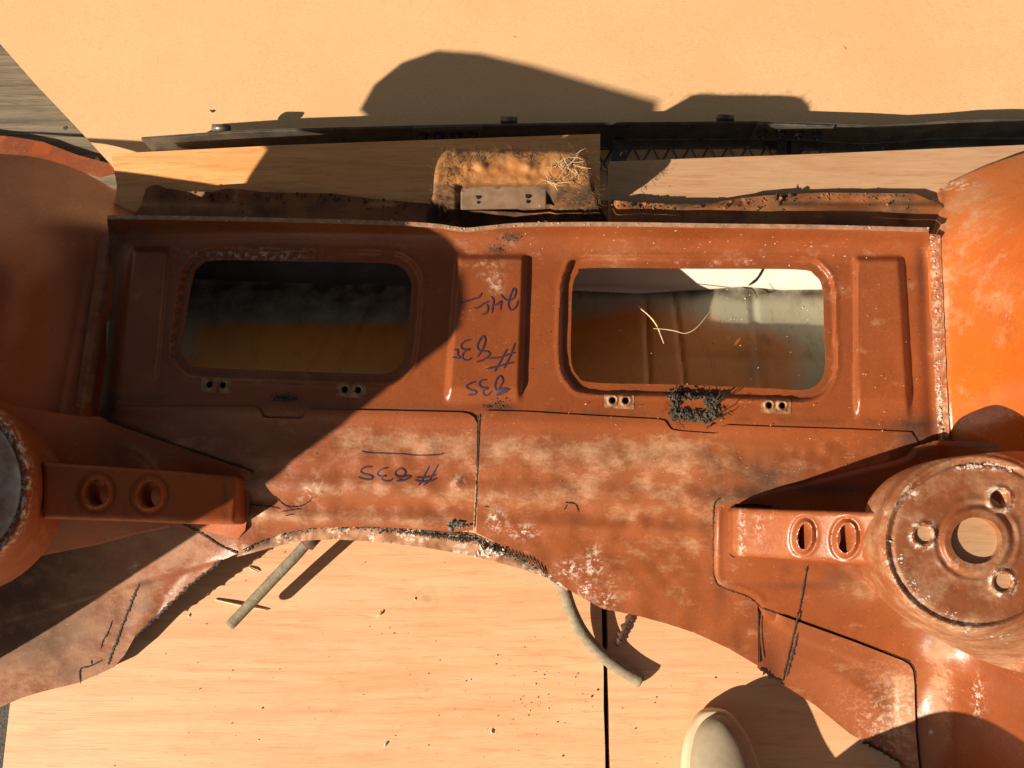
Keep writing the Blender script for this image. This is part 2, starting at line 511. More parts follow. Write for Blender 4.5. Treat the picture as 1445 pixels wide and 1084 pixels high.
def pan_mat():
    """pale grey-green factory paint with rust-orange overspray, dirt and painted shade"""
    m, nt, p = nodes_of('pan_paint'); k = NB(nt); raw = k.pos()
    n = k.noise(raw, 30, 5, 0.65); n2 = k.noise(raw, 160, 4, 0.7)
    o = k.rng(k.math('ADD', k.attr('spray'), k.rng(n, 0.2, 0.8, -0.16, 0.16)), 0.2, 0.85)
    col = k.mix(o, (0.36, 0.345, 0.26), (0.56, 0.18, 0.016))
    g = k.math('MULTIPLY', k.attr('grime_shade'), k.rng(n, 0.3, 0.6, 0.35, 1))
    col = k.mix(k.rng(k.noise(k.pos((3.0, 0.8, 1)), 26, 9, 0.75, 0.2), 0.54, 0.68, 0, 0.45), col, (0.13, 0.05, 0.014))
    col = k.mix(k.math('MINIMUM', k.math('ADD', g, k.rng(n2, 0.66, 0.74, 0, 0.5)), 0.95), col, (0.05, 0.026, 0.012))
    k.l(col, p.inputs['Base Color'])
    k.l(k.rng(n2, 0.3, 0.7, 0.35, 0.55), p.inputs['Roughness'])
    k.bump(n2, p, 0.15, 0.001)
    return m
M['pan'] = pan_mat()
M['white'] = plain('white_paint', (0.74, 0.69, 0.62), 0.4, 0.12, 25, 0, 0.1)

# ------------------------------------------------------------------ ground
gv = [(-60, -60, -0.03), (60, -60, -0.03), (60, 60, -0.03), (-60, 60, -0.03)]
tag(link('ground', gv, [[0, 1, 2, 3]], M['asphalt'], None, False), 'dark asphalt ground under the plywood', None, None, 'structure')

# ------------------------------------------------------------------ plywood sheets on the ground
def ply_sheet(x0, x1, y0, y1, z, th, label, mat, seed):
    r = np.random.default_rng(seed)
    xs = np.linspace(x0, x1, 30); ys = np.linspace(y0, y1, 40)
    pts = [(x, y0) for x in xs] + [(x1, y) for y in ys[1:]] + [(x, y1) for x in xs[::-1][1:]] + [(x0, y) for y in ys[::-1][1:-1]]
    pts = [(x + r.normal(0, .00035), y + r.normal(0, .00035), z) for x, y in pts]
    v, f = prism_vf(pts, th)
    return tag(link('plywood_sheet', v, f, mat, None, False), label, 'plywood', 'plywood sheets on the ground')
ply_sheet(-0.625, 0.1143, -1.25, 0.445, 0.0, 0.018, 'wide pale plywood sheet under the arch, left of the narrow gap', M['ply'], 1)
ply_sheet(0.1205, 1.45, -1.25, 0.445, 0.0, 0.018, 'plywood sheet right of the narrow gap, under the beige shoe', M['ply'], 2)

# ------------------------------------------------------------------ cardboard
nx_, ny_ = 70, 30
TU, Y = np.meshgrid(np.linspace(0, 1, nx_), np.linspace(0.452, 2.4, ny_))
_a, _b = W(146, 221, -.018), W(2, 65, -.018)                  # the cut left edge runs diagonally
XL = _a[0] + (Y - _a[1]) * (_b[0] - _a[0]) / (_b[1] - _a[1]) + .0015 * np.sin(Y * 37)
X = XL + TU * (2.0 - XL)
def card_z(x, y):
    return 0.020 * ss(x, -1.5, 0.4) - 0.0185 + 0.0006 * np.sin(x * 2.1 + y)
Z = card_z(X, Y)
tv = np.stack([X, Y, Z], -1).reshape(-1, 3)
fq = [[j * nx_ + i, j * nx_ + i + 1, (j + 1) * nx_ + i + 1, (j + 1) * nx_ + i] for j in range(ny_ - 1) for i in range(nx_ - 1)]
N_ = len(tv)
bf = [[q[3] + N_, q[2] + N_, q[1] + N_, q[0] + N_] for q in fq]
rim = []
loop = [i for i in range(nx_)] + [j * nx_ + nx_ - 1 for j in range(1, ny_)] + [(ny_ - 1) * nx_ + i for i in range(nx_ - 2, -1, -1)] + [j * nx_ for j in range(ny_ - 2, 0, -1)]
for a, b in zip(loop, loop[1:] + loop[:1]): rim.append([b, a, a + N_, b + N_])
tag(link('cardboard_sheet', np.concatenate([tv, tv - [0, 0, .0025]]), fq + bf + rim, M['card'], None, True, None, 40),
    'large plain tan cardboard sheet spread behind the black rail', 'cardboard')

# ================================================================== the cut-out car body section
body = root('car_body_section', (0, 0.25, 0), 'rust-orange cut-out rear section of a car body with two rounded window openings', 'car body')

# --- shared height of the bulkhead in the measured frame
_w = np.arange(240, 1130.0)
_p = np.interp(_w, [300, 314, 322, 330, 338, 350, 362, 578, 592, 604, 622, 642, 655, 672, 690, 704, 716, 726, 739, 752, 770, 800, 879, 960, 1100],
               [.203, .2015, .192, .1815, .1755, .1700, .1675, .1600, .1585, .1530, .1490, .1475, .1450, .1385, .1370, .1320, .1225, .1205, .1195, .1110, .105, .0980, .0660, .045, .02])
_k = np.exp(-0.5 * (np.arange(-9, 10) / 3.0) ** 2); _k /= _k.sum()
_p = np.convolve(np.pad(_p, 9, 'edge'), _k, 'valid')

def wv(u, v):
    return v - np.interp(v, [310, 590], [.0155, .033]) * (u - 660)

LWIN = cr([(310, 367), (430, 369), (540, 371), (566, 377), (578, 392), (580, 412), (573, 490), (566, 513), (546, 527), (500, 527), (390, 523), (290, 519), (267, 513), (257, 497), (260, 465), (271, 396), (282, 375)], 5)
RWIN = cr([(832, 378), (980, 379), (1124, 380), (1150, 388), (1161, 408), (1163, 460), (1165, 512), (1158, 537), (1136, 550), (1080, 548), (960, 543), (838, 540), (815, 530), (806, 508), (806, 455), (808, 405), (816, 385)], 5)

def swage(u, v, xl, xr, vt, vb0, vb1, h, slope=8, tl=0.0, tr=0.0):
    """raised pressing: left / right edges may lean, open at the bottom"""
    x0 = xl + tl * (v - vt); x1 = xr + tr * (v - vt)
    a = ss(u, x0 - slope, x0) * (1 - ss(u, x1, x1 + slope)) * ss(v, vt - slope, vt + 2) * (1 - ss(v, vb0, vb1))
    return h * a

DENT = [(1165 + 0, 634, 9, .0022), (1128, 640, 7, -.0016), (645, 681, 9, .0025), (1196, 650, 12, -.002), (850, 650, 30, .002), (940, 690, 40, -.0025), (905, 640, 14, .0022),
        (985, 660, 26, .0025), (760, 640, 40, .002), (560, 615, 30, -.0018), (800, 700, 34, -.002), (1035, 655, 30, -.002), (720, 690, 22, .0018), (605, 630, 14, .0014)]

def panel_z(u, v):
    w = wv(u, v)
    z = np.interp(w, _w, _p)
    for win in (LWIN, RWIN):
        lo, hi = win.min(0) - 30, win.max(0) + 30
        m = (u > lo[0]) & (u < hi[0]) & (v > lo[1]) & (v < hi[1])
        if np.any(m):
            s = sdp(win, u[m], v[m])
            d = -.0062 * (1 - ss(s, 11.5, 16.5)) + .0012 * np.exp(-((s - 18) / 3.0) ** 2)
            zz = np.zeros_like(z); zz[m] = d; z = z + zz
    z = z + swage(u, v, 650, 736, 366, 545, 572, .0085, 9, -.075, -.035)
    z = z + swage(u, v, 1211, 1266, 368, 560, 598, .0095, 9, .01, .06)
    z = z + swage(u, v, 192, 232, 356, 520, 552, .007, 10, -.14, -.09)
    # channel along the left border, ripple of the lip
    z = z - .006 * np.exp(-((u - (170 - .09 * (v - 330))) / 11) ** 2) * ss(v, 320, 350)
    z = z - .004 * np.exp(-((u - (1302 + .05 * (v - 330))) / 9) ** 2) * ss(v, 330, 350) * (1 - ss(v, 600, 640))
    low = ss(w, 596, 640)
    for du, dv, r, h in DENT: z = z + h * gauss(u, v, du, dv, r)
    z = z + low * (.0030 * fbm(u, v, 60, 3) + .0013 * vnoise(u, v, 21, 9)) + .0005 * fbm(u, v, 120, 5)
    return z

def lowp_z(u, v):
    return panel_z(u, v) + .0028

def dust_panel(u, v):
    w = wv(u, v)
    d = .75 * np.exp(-((w - 632) / 20) ** 2) * ss(u, 380, 560) * (1 - ss(u, 930, 1060)) + .6 * np.exp(-((w - 698) / 12) ** 2) * (1 - ss(u, 720, 900)) + .7 * np.exp(-((w - 738) / 9) ** 2) * (1 - ss(u, 640, 700))
    d = d + .45 * gauss(u, v, 830, 690, 110, 40) + .4 * gauss(u, v, 1000, 700, 120, 90) + .35 * gauss(u, v, 690, 345, 90, 30) + .3 * gauss(u, v, 940, 360, 160, 14)
    d = d + .35 * gauss(u, v, 1230, 420, 120, 160) + .55 * gauss(u, v, 200, 640, 160, 60) + .25 * ss(w, 585, 620)
    for x, y, r in ((700, 400, 22), (870, 360, 40), (1100, 400, 30)): d = d + .4 * gauss(u, v, x, y, r)
    return np.clip(d * .68, 0, 1)

def grime_panel(u, v):
    w = wv(u, v)
    g = .75 * gauss(u, v, 1090, 672, 60, 26) + .6 * gauss(u, v, 1040, 700, 60, 14) + .85 * gauss(u, v, 1290, 615, 40, 30)
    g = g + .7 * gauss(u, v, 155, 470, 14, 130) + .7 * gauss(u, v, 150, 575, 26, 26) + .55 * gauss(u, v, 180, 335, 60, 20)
    g = g + .9 * gauss(u, v, 722, 335, 14, 7) + .7 * gauss(u, v, 700, 352, 12, 6) + .85 * gauss(u, v, 403, 561, 20, 6) + .5 * gauss(u, v, 415, 545, 8, 4) + .8 * gauss(u, v, 712, 574, 18, 6) + .6 * gauss(u, v, 688, 574, 8, 4) + .5 * gauss(u, v, 990, 313, 14, 5)
    s = np.minimum(np.abs(sdp(LWIN, u, v) - 6), np.abs(sdp(RWIN, u, v) - 6))
    g = g + .25 * np.exp(-(s / 5) ** 2) * (vnoise(u, v, 40, 4) > .1)
    g = g + .35 * np.exp(-((w - 578) / 5) ** 2) * (vnoise(u, v, 30, 8) > 0)
    return np.clip(g, 0, 1)

def chip_panel(u, v):
    c = np.zeros_like(u)
    for x, y, rx, ry, a in ((700, 735, 9, 10, 1.5), (738, 751, 13, 7, 1.5), (805, 803, 14, 9, 1.1), (838, 795, 9, 16, 1.3), (826, 832, 7, 9, 1.6), (855, 846, 10, 10, 1.3), (866, 820, 7, 7, .5), (700, 400, 7, 9, .8), (692, 390, 10, 4, .7),
                            (648, 681, 7, 9, .7), (690, 372, 22, 5, .4), (285, 368, 20, 4, .0), (360, 360, 60, 7, .8), (1005, 371, 8, 3, .7), (1050, 371, 9, 3, .7), (960, 371, 8, 3, .6)):
        c = c + a * gauss(u, v, x, y, rx * 1.25, ry * 1.25)
    c = c + .45 * gauss(u, v, 420, 690, 60, 20) * (vnoise(u, v, 12, 2) > .3)
    return np.clip(c * .68, 0, 1)

PA = {'dust': dust_panel, 'grime_shade': grime_panel, 'chip': chip_panel}

NUTS = [(305, 543), (496, 550), (874, 565), (1095, 572)]
nut_holes = []
for x, y in NUTS:
    for s in (-1, 1): nut_holes.append(ell(x + 9.3 * s, y + .3 * s, 4.2, 4.6, 14))
OVAL = cr([(382, 561), (390, 557), (404, 560), (418, 557), (424, 561), (420, 567), (404, 571), (388, 568)], 4)

bh_poly = [(151, 308), (290, 310), (430, 313), (540, 316), (610, 320), (640, 324), (660, 326), (690, 323), (740, 319), (860, 318), (1000, 320), (1160, 322), (1311, 326),
           (1314, 400), (1319, 480), (1327, 570), (1331, 640), (1200, 668), (1000, 650), (860, 632), (690, 625), (560, 620), (380, 618), (250, 625), (140, 598), (142, 560), (150, 500), (160, 400)]
bulk = sheet('bulkhead_panel', bh_poly, panel_z, M['primer'], body, [LWIN, RWIN] + nut_holes, 2.6, .0013, 0, PA)

ll_poly = [(176, 574), (270, 574), (357, 574), (364, 576), (368, 581), (370, 587), (376, 590), (424, 591), (429, 588), (432, 581), (438, 578), (540, 579.5), (650, 582), (661, 584), (669, 589), (673.5, 598), (673, 640), (670, 700), (667.5, 748),
           (640, 751), (590, 747), (520, 743), (440, 745), (400, 752), (360, 766), (338, 778), (330, 760), (340, 700), (345, 672), (250, 640), (140, 598), (140, 585)]
sheet('lower_panel', ll_poly, lowp_z, M['primer'], body, [], 2.6, .0016, 0, PA)
lr_poly = [(679, 588), (681, 582), (687, 579.5), (740, 581), (840, 587), (930, 592), (938, 594), (942, 600), (947, 606), (960, 608.5), (1008, 612), (1014, 610), (1018, 603), (1026, 600), (1120, 603.5), (1200, 606), (1286, 610), (1306, 640), (1280, 668),
           (1150, 700), (1030, 722), (1020, 815), (1069, 850), (1070, 940), (1030, 916), (980, 893), (940, 880), (900, 869), (850, 859), (826, 846), (800, 831), (775, 810), (740, 789), (705, 768), (672, 752), (674, 700), (676.5, 640)]
sheet('lower_panel', lr_poly, lambda u, v: lowp_z(u, v) - .0006, M['primer'], body, [], 2.6, .0016, 0, PA)
af_poly = [(334, 786), (338, 776), (360, 764), (400, 750), (440, 742), (520, 740), (600, 744), (668, 752), (705, 768), (742, 790), (778, 812), (803, 833), (800, 834), (770, 815), (740, 804), (700, 793), (655, 782), (600, 773), (560, 768), (520, 764), (470, 761), (430, 763), (390, 771)]
def flange_z(u, v):
    return panel_z(u, v) - .0012 + .0010 * vnoise(u, v, 15, 31) + .0005 * vnoise(u, v, 5, 32)
sheet('arch_flange', af_poly, flange_z, M['primer'], body, [], 2.2, .002, 0, {'dust': lambda u, v: .8 + 0 * u, 'grime_shade': lambda u, v: .75 * (vnoise(u, v, 14, 3) > -.05) * ss(v - np.interp(u, [340, 440, 520, 660, 800], [775, 745, 742, 752, 832]), 10, 0), 'chip': lambda u, v: .6 * (vnoise(u, v, 25, 6) > .1)})

# --- lip ribbon along the top edge
lip = bh_poly[:13]
lz = lambda u, v: np.interp(wv(u, v), _w, _p) + .0035
lpv = cr([(x, y - 2) for x, y in lip], 8, False)
lip_poly = np.concatenate([lpv + [0, -2.6], (lpv + [0, 2.2])[::-1]])
sheet('top_flange', lip_poly, lambda u, v: .2055 + .0006 * vnoise(u, v, 40, 2), M['edge'], body, [], 1.6, .003)

# --- wheelhouses
def lw(u, v):
    ds = v - np.interp(u, [-160, 0, 50, 100, 140, 180, 210, 243], [206, 217, 222, 236, 255, 280, 297, 316])
    q = np.clip(ds / 195.0, 0, 1)
    zd = .040 + .195 * (1 - (1 - q) ** 2) + .00012 * np.clip(60 - u, -60, 220) * q
    zd = zd - .02 * ss(v, 470, 600)
    xb = 156 - .165 * (v - 325)
    d = xb - u
    zb = np.where(d > 0, .166, .166 - .0009 * np.clip(-d, 0, 60))
    k = ss(v, 285, 335)
    return zd * (1 - k * (1 - ss(d, -5, 150))) + zb * k * (1 - ss(d, -5, 150)) - .02 * (1 - k) * ss(u, 150, 240)
lw_poly = cr([(-160, 206), (0, 217), (50, 222), (100, 236), (140, 255), (180, 280), (210, 297)], 5, False).tolist() + [(243, 316), (230, 330), (185, 345), (178, 470), (165, 600), (100, 604), (0, 590), (-160, 575)]
lw_z = lambda u, v: lw(u, v) + .0006 * fbm(u, v, 60, 12) + .002 * np.exp(-((u - (132 - .19 * (v - 330))) / 4) ** 2) * ss(v, 330, 350)
sheet('wheelhouse', lw_poly, lw_z, M['primer_deep'], body, [], 3.2, .0014, 0, {'dust': lambda u, v: .12 * ss(v, 330, 230), 'grime_shade': lambda u, v: .5 * gauss(u, v, 130, 470, 26, 120), 'chip': lambda u, v: 0 * u})
lf_poly = [(-40, 184), (0, 190), (60, 200), (110, 219), (163, 233), (163, 244), (140, 250), (100, 240), (50, 228), (0, 224), (-40, 221)]
sheet('wheelhouse_flange', lf_poly, lambda u, v: -.012 + .003 * vnoise(u, v, 40, 3), M['primer_deep'], body, [], 3, .0014, 0, {'dust': lambda u, v: .3 + 0 * u, 'grime_shade': lambda u, v: .4 * (vnoise(u, v, 30, 8) > 0), 'chip': lambda u, v: 0 * u})
ws_poly = [(161, 330), (152, 400), (141, 480), (128, 566), (120, 577), (106, 574), (117, 500), (131, 410), (140, 345), (150, 328)]
sheet('weld_strip', ws_poly, lambda u, v: lw_z(u, v) + .0022 + .0008 * vnoise(u, v, 8, 14), M['primer_deep'], body, [], 2.4, .002, 0, {'dust': lambda u, v: .5 + 0 * u, 'grime_shade': lambda u, v: .3 + 0 * u, 'chip': lambda u, v: 0 * u})

rw = tps([(1312, 330, .174), (1320, 450, .167), (1330, 590, .160), (1335, 640, .150), (1445, 640, .235), (1445, 560, .265), (1445, 450, .285), (1445, 300, .265), (1445, 232, .205), (1445, 216, .185), (1375, 262, .185), (1370, 245, .165), (1322, 268, .150), (1330, 300, .175), (1263, 316, .140), (1390, 400, .236), (1610, 400, .42), (1610, 200, .30), (1610, 600, .40)])
rw_poly = [(1255, 322), (1272, 306), (1310, 272), (1318, 264), (1345, 254), (1372, 241), (1410, 227), (1445, 216), (1520, 203), (1610, 190), (1610, 660), (1445, 655), (1340, 650), (1326, 620), (1321, 560), (1315, 480), (1311, 400), (1309, 328), (1290, 326)]
rw_z = lambda u, v: rw(u, v) + .0008 * fbm(u, v, 70, 22) + .003 * np.exp(-((u - (1328 + .03 * (v - 330))) / 5) ** 2)
sheet('wheelhouse', rw_poly, rw_z, M['primer_bright'], body, [], 3.2, .0014, 0,
      {'dust': lambda u, v: np.clip(.7 * gauss(u, v, 1370, 290, 50, 60) + .5 * gauss(u, v, 1330, 420, 20, 160) + .45 * gauss(u, v, 1400, 420, 60, 60), 0, 1), 'grime_shade': lambda u, v: .35 * gauss(u, v, 1330, 640, 40, 40) + .0 * u, 'chip': lambda u, v: .8 * gauss(u, v, 1318, 290, 6, 25) + .7 * gauss(u, v, 1345, 262, 30, 6) + .9 * gauss(u, v, 1424, 444, 3, 8)})
wr_poly = [(1313, 330), (1327, 332), (1331, 420), (1335, 520), (1341, 640), (1327, 645), (1321, 560), (1316, 450)]
sheet('weld_strip', wr_poly, lambda u, v: np.maximum(rw_z(u, v), panel_z(u, v)) + .0015 + .001 * vnoise(u, v, 9, 15), M['primer'], body, [], 2.4, .002, 0, {'dust': lambda u, v: .5 + 0 * u, 'grime_shade': lambda u, v: .15 + 0 * u, 'chip': lambda u, v: .22 + 0 * u})

# --- left gusset, wing, tower, strut
lg = tps([(145, 590, .166), (250, 628, .153), (350, 662, .142), (356, 690, .134), (348, 742, .118), (240, 742, .112), (140, 768, .108), (0, 800, .10), (0, 740, .165), (100, 640, .172), (0, 600, .235), (0, 660, .20), (-160, 600, .32), (-160, 830, .14), (120, 720, .145), (225, 690, .140)])
lg_poly = cr([(-160, 556), (0, 570), (100, 586), (140, 588)], 4, False).tolist() + [(150, 592), (240, 624), (345, 660), (354, 666), (357, 676), (353, 700), (346, 748), (336, 760), (300, 752), (240, 744), (190, 754), (140, 768), (60, 784), (0, 799), (-160, 836)]
lg_z = lambda u, v: lg(u, v) + .004 * np.exp(-((np.hypot(u - 165, (v - 690) * 1.0) - 58) / 6) ** 2) * ss(u, 150, 200) * (1 - ss(v, 665, 690)) + .0006 * fbm(u, v, 50, 41)
LGA = {'dust': lambda u, v: .25 + .5 * gauss(u, v, 215, 650, 20, 20) + .5 * gauss(u, v, 60, 790, 120, 14), 'grime_shade': lambda u, v: .35 * gauss(u, v, 180, 640, 120, 30), 'chip': lambda u, v: 0 * u}
sheet('gusset_plate', lg_poly, lg_z, M['primer_deep'], body, [], 3, .0016, 0, LGA)
lwing = tps([(336, 782, .092), (330, 760, .100), (250, 735, .105), (270, 825, .062), (190, 900, .030), (150, 942, .016), (0, 1000, .014), (100, 850, .058), (0, 900, .05), (0, 800, .085), (-160, 900, .06), (-160, 1040, .014)])
lwing_z = lambda u, v: lwing(u, v) + .0014 * fbm(u, v, 45, 51) + .0035 * np.abs(vnoise(u + .6 * v, v, 38, 52)) * ss(u, 170, 220) * ss(v, 760, 800) + .0025 * ss((v - (825 - .28 * (u - 195))), -1.5, 1.5) * -1
lwing_poly = [(240, 720), (300, 735), (345, 760), (336, 781), (312, 791), (290, 808), (268, 826), (230, 862), (190, 899), (176, 924), (160, 942), (135, 953), (110, 964), (60, 976), (30, 985), (0, 998), (-160, 1050), (-160, 780), (0, 770), (140, 745)]
sheet('floor_wing', lwing_poly, lwing_z, M['primer'], body, [], 2.6, .0014, 0, {'dust': lambda u, v: np.clip(.75 * ss(u, 330, 120) + .5 * gauss(u, v, 265, 770, 50, 40), 0, 1), 'grime_shade': lambda u, v: .15 + .6 * ss(u, 190, 40) * ss(v, 965, 900) + .5 * gauss(u, v, 205, 825, 16, 8) + .35 * gauss(u, v, 205, 855, 12, 9) + .3 * gauss(u, v, 100, 950, 20, 14) + .3 * gauss(u, v, 165, 865, 8, 8), 'chip': lambda u, v: .5 * gauss(u, v, 242, 838, 10, 8) + .6 * gauss(u, v, 190, 802, 6, 8)})  # besides dirt spots, shade is painted into the far-left hollow

def tower_z(cx, cy, zt, zb, r0, r1, sx=1.0):
    def f(u, v):
        r = np.hypot((u - cx) * sx, v - cy)
        z = zt - (zt - zb) * ss(r, r0, r1)
        z = z - .0022 * np.exp(-((r - r0 * .955) / 3.0) ** 2) + .0015 * np.exp(-((r - r0 * 1.03) / 3.5) ** 2) + .0012 * np.exp(-((r - r0 * 1.14) / 3) ** 2)
        return z + .0009 * fbm(u, v, 26, 61)
    return f
lt_z = tower_z(-92, 684, .268, .190, 128, 172)
sheet('shock_tower', ell(-92, 684, 164, 160, 60), lt_z, M['primer_deep'], body, [], 3, .002, .03, {'dust': lambda u, v: .3 + 0 * u, 'grime_shade': lambda u, v: .5 * gauss(u, v, 20, 735, 22, 22), 'chip': lambda u, v: .8 * ss(np.hypot(u + 92, v - 684), 144, 132)})
sheet('scraped_plate', ell(-92, 684, 121, 118, 50), lambda u, v: lt_z(u, v) + .002, M['scraped'], bpy.data.objects['shock_tower'], [], 3, .0015, 0)

def strut_z(pts, r=5.0, poly=None, holes=()):
    base = tps(pts)
    def f(u, v):
        z = base(u, v)
        s = -sdp(poly, u, v)
        z = z - .005 * (1 - np.sqrt(np.clip(1 - (1 - np.clip(s / 9, 0, 1)) ** 2, 0, 1)))
        for h in holes:
            d = sdp(h, u, v)
            z = z + .0042 * np.exp(-((d - 1.5) / 3.6) ** 2) - .002 * np.exp(-((d - 8.5) / 3) ** 2)
        return z
    return f
ls_poly = np.array([(60, 652), (150, 658), (240, 664), (332, 672), (338, 675), (339, 682), (335, 732), (331, 739), (322, 740), (260, 739), (170, 735), (60, 732)], float)
ls_h = [ell(135, 695, 17.5, 18.5, 24), ell(210, 698, 17, 18.5, 24)]
ls_z = strut_z([(60, 655, .225), (60, 735, .222), (335, 675, .158), (335, 740, .152), (200, 665, .196), (200, 737, .190)], 5, ls_poly, ls_h)
sheet('strut', ls_poly, ls_z, M['primer_deep'], body, ls_h, 2.0, .0015, .034, {'dust': lambda u, v: .05 + .3 * (v > 728), 'grime_shade': lambda u, v: .7 * gauss(u, v, 317, 705, 4, 26), 'chip': lambda u, v: 0 * u})

# --- right wing, gusset, tower, strut
rwing = tps([(1010, 830, .082), (1075, 860, .073), (1070, 945, .050), (1000, 893, .060), (1105, 965, .036), (1200, 1035, .026), (1295, 1084, .02), (1290, 940, .056), (1200, 940, .058), (1330, 1100, .03)])
rg = tps([(1015, 705, .130), (1008, 760, .122), (1010, 820, .096), (1072, 858, .079), (1140, 679, .143), (1295, 626, .165), (1278, 933, .062), (1290, 1084, .028), (1150, 820, .104), (1210, 720, .140), (1230, 820, .108), (1318, 888, .088), (1400, 920, .135), (1312, 960, .058), (1318, 1040, .048), (1340, 1035, .062), (1332, 930, .092), (1350, 1084, .07), (1445, 950, .185), (1445, 1084, .185), (1610, 1000, .34), (1445, 640, .225), (1610, 640, .38), (1300, 760, .15), (1330, 660, .165)])
rg_poly = [(1014, 706), (1040, 699), (1090, 689), (1140, 678), (1210, 662), (1262, 650), (1280, 643), (1292, 630), (1320, 622), (1445, 622), (1610, 622), (1610, 1150), (1310, 1150), (1290, 1130), (1262, 1060), (1262, 965), (1190, 930), (1120, 902), (1078, 872), (1072, 858), (1066, 848), (1050, 840), (1020, 831), (1010, 824), (1006, 812), (1006, 760), (1007, 716)]
def rg_z(u, v):
    z = rg(u, v)
    s = -sdp(np.array(rg_poly, float), u, v)
    z = z + .0035 * ss(s, 0, 7) + .0016 * np.exp(-((s - 8) / 4) ** 2) * (v < 850)
    # pressed crease below the tower
    c = v - np.interp(u, [1190, 1230, 1262, 1290, 1315], [800, 828, 852, 868, 886])
    z = z + .004 * ss(c, 6, -4) * ss(u, 1180, 1220) * (1 - ss(u, 1320, 1340))
    z = z - .0012 * np.exp(-((v - (826 - .02 * (u - 1100))) / 6) ** 2) * ss(u, 1060, 1100) * (1 - ss(u, 1160, 1200))
    return z + .0006 * fbm(u, v, 50, 81)
sheet('gusset_plate', rg_poly, rg_z, M['primer'], body, [], 2.8, .0016, 0,
      {'dust': lambda u, v: np.clip(.6 * gauss(u, v, 1215, 830, 50, 26) + .7 * gauss(u, v, 1300, 870, 34, 26) + .55 * gauss(u, v, 1330, 960, 16, 90) + .35 * gauss(u, v, 1030, 770, 30, 60) + .5 * gauss(u, v, 1320, 930, 26, 110), 0, 1),
       'grime_shade': lambda u, v: .55 * gauss(u, v, 1290, 640, 40, 24) + .45 * gauss(u, v, 1120, 826, 60, 5) + .4 * gauss(u, v, 1190, 815, 30, 12) + .35 * gauss(u, v, 1110, 803, 9, 7) + .3 * gauss(u, v, 1315, 905, 9, 20) + .8 * gauss(u, v, 1150, 690, 100, 9),
       'chip': lambda u, v: .8 * gauss(u, v, 1380, 985, 7, 25) + .8 * gauss(u, v, 1312, 1033, 5, 3) + .3 * gauss(u, v, 1338, 985, 5, 60)})
def rwing_z(u, v):
    d = np.clip(1 - ss(-sdp(np.array(rwing_poly, float), u, v), 0, 90), 0, 1) * ss(u, 1075, 1110)
    return rwing(u, v) * (1 - d) + (rg_z(u, v) + .0042) * d + .0005 * fbm(u, v, 60, 71)
rwing_poly = [(1069, 852), (1069, 943), (1090, 956), (1106, 967), (1150, 995), (1200, 1036), (1250, 1063), (1296, 1090), (1308, 1150), (1303, 1120), (1297, 1084), (1292, 1030), (1290, 960), (1288, 946), (1283, 938), (1273, 932), (1200, 904), (1130, 879), (1082, 861)]
sheet('floor_wing', rwing_poly, rwing_z, M['primer'], body, [], 2.8, .0014, 0, {'dust': lambda u, v: np.clip(.75 * gauss(u, v, 1275, 1010, 30, 90) + .2, 0, 1), 'grime_shade': lambda u, v: .25 * gauss(u, v, 1075, 900, 5, 60), 'chip': lambda u, v: .35 * gauss(u, v, 1260, 1020, 50, 60)})
TC = (1378, 766)
def rt0(u, v):
    r = np.hypot((u - TC[0]) * .94, v - TC[1])
    zb = .225 + (rg_z(u, v) + .003 - .225) * ss(v, 775, 835)
    z = .303 - (.303 - zb) * ss(r, 119, 176 + 14 * ss(u, 1300, 1400))
    for rr, h in ((113, -.0024), (121, .0016), (130, .0022), (139, -.0020), (147, .0018), (156, -.0012)): z = z + h * np.exp(-((r - rr) / 2.8) ** 2)
    return z + .0009 * fbm(u, v, 26, 61)
def rt_z(u, v):
    r = np.hypot((u - 1378) , (v - 763) * 1.04)
    z = rt0(u, v) + .005 * ss(r, 55, 44) + .002 * np.exp(-((r - 60) / 4) ** 2) * (vnoise(u, v, 16, 5) * .6 + .6)
    for x, y in ((1303, 755), (1411, 704), (1415, 822)):
        d = np.hypot(u - x, v - y); z = z + .0022 * np.exp(-((d - 16) / 3) ** 2)
    return z
rt_poly = cr([(1228, 722), (1240, 696), (1268, 670), (1318, 650), (1380, 641), (1445, 637), (1530, 650), (1600, 700), (1610, 790), (1560, 890), (1520, 955), (1445, 950), (1380, 928), (1312, 892), (1262, 856), (1224, 812), (1226, 770)], 5)
rt_holes = [ell(1378, 763, 36, 33, 36), ell(1303, 755, 13, 12.5, 20), ell(1411, 704, 13.5, 13, 20), ell(1415, 822, 12.5, 12.5, 20)]
def rt_chip(u, v):
    r = np.hypot((u - TC[0]) * .94, v - TC[1])
    c = .55 * np.exp(-((r - 118) / 7) ** 2) * (vnoise(u, v, 34, 7) > .0)
    for x, y in ((1303, 755), (1411, 704), (1415, 822)):
        c = c + .95 * np.exp(-((np.hypot(u - x, v - y) - 17) / 4.5) ** 2)
    c = c + 1.2 * gauss(u, v, 1395, 659, 34, 4.5) + .9 * gauss(u, v, 1250, 716, 3, 9) + .8 * gauss(u, v, 1289, 697, 6, 7) + .7 * gauss(u, v, 1360, 795, 30, 6) * .6
    return np.clip(c, 0, 1)
sheet('shock_tower', rt_poly, rt_z, M['primer'], body, rt_holes, 2.0, .0025, .012, {'dust': lambda u, v: .6 + .3 * vnoise(u, v, 50, 3), 'grime_shade': lambda u, v: .12 + .25 * np.exp(-((np.hypot(u - 1378, v - 763) - 62) / 5) ** 2) + .2 * np.exp(-((np.hypot((u - TC[0]) * .94, v - TC[1]) - 111) / 3) ** 2), 'chip': rt_chip})
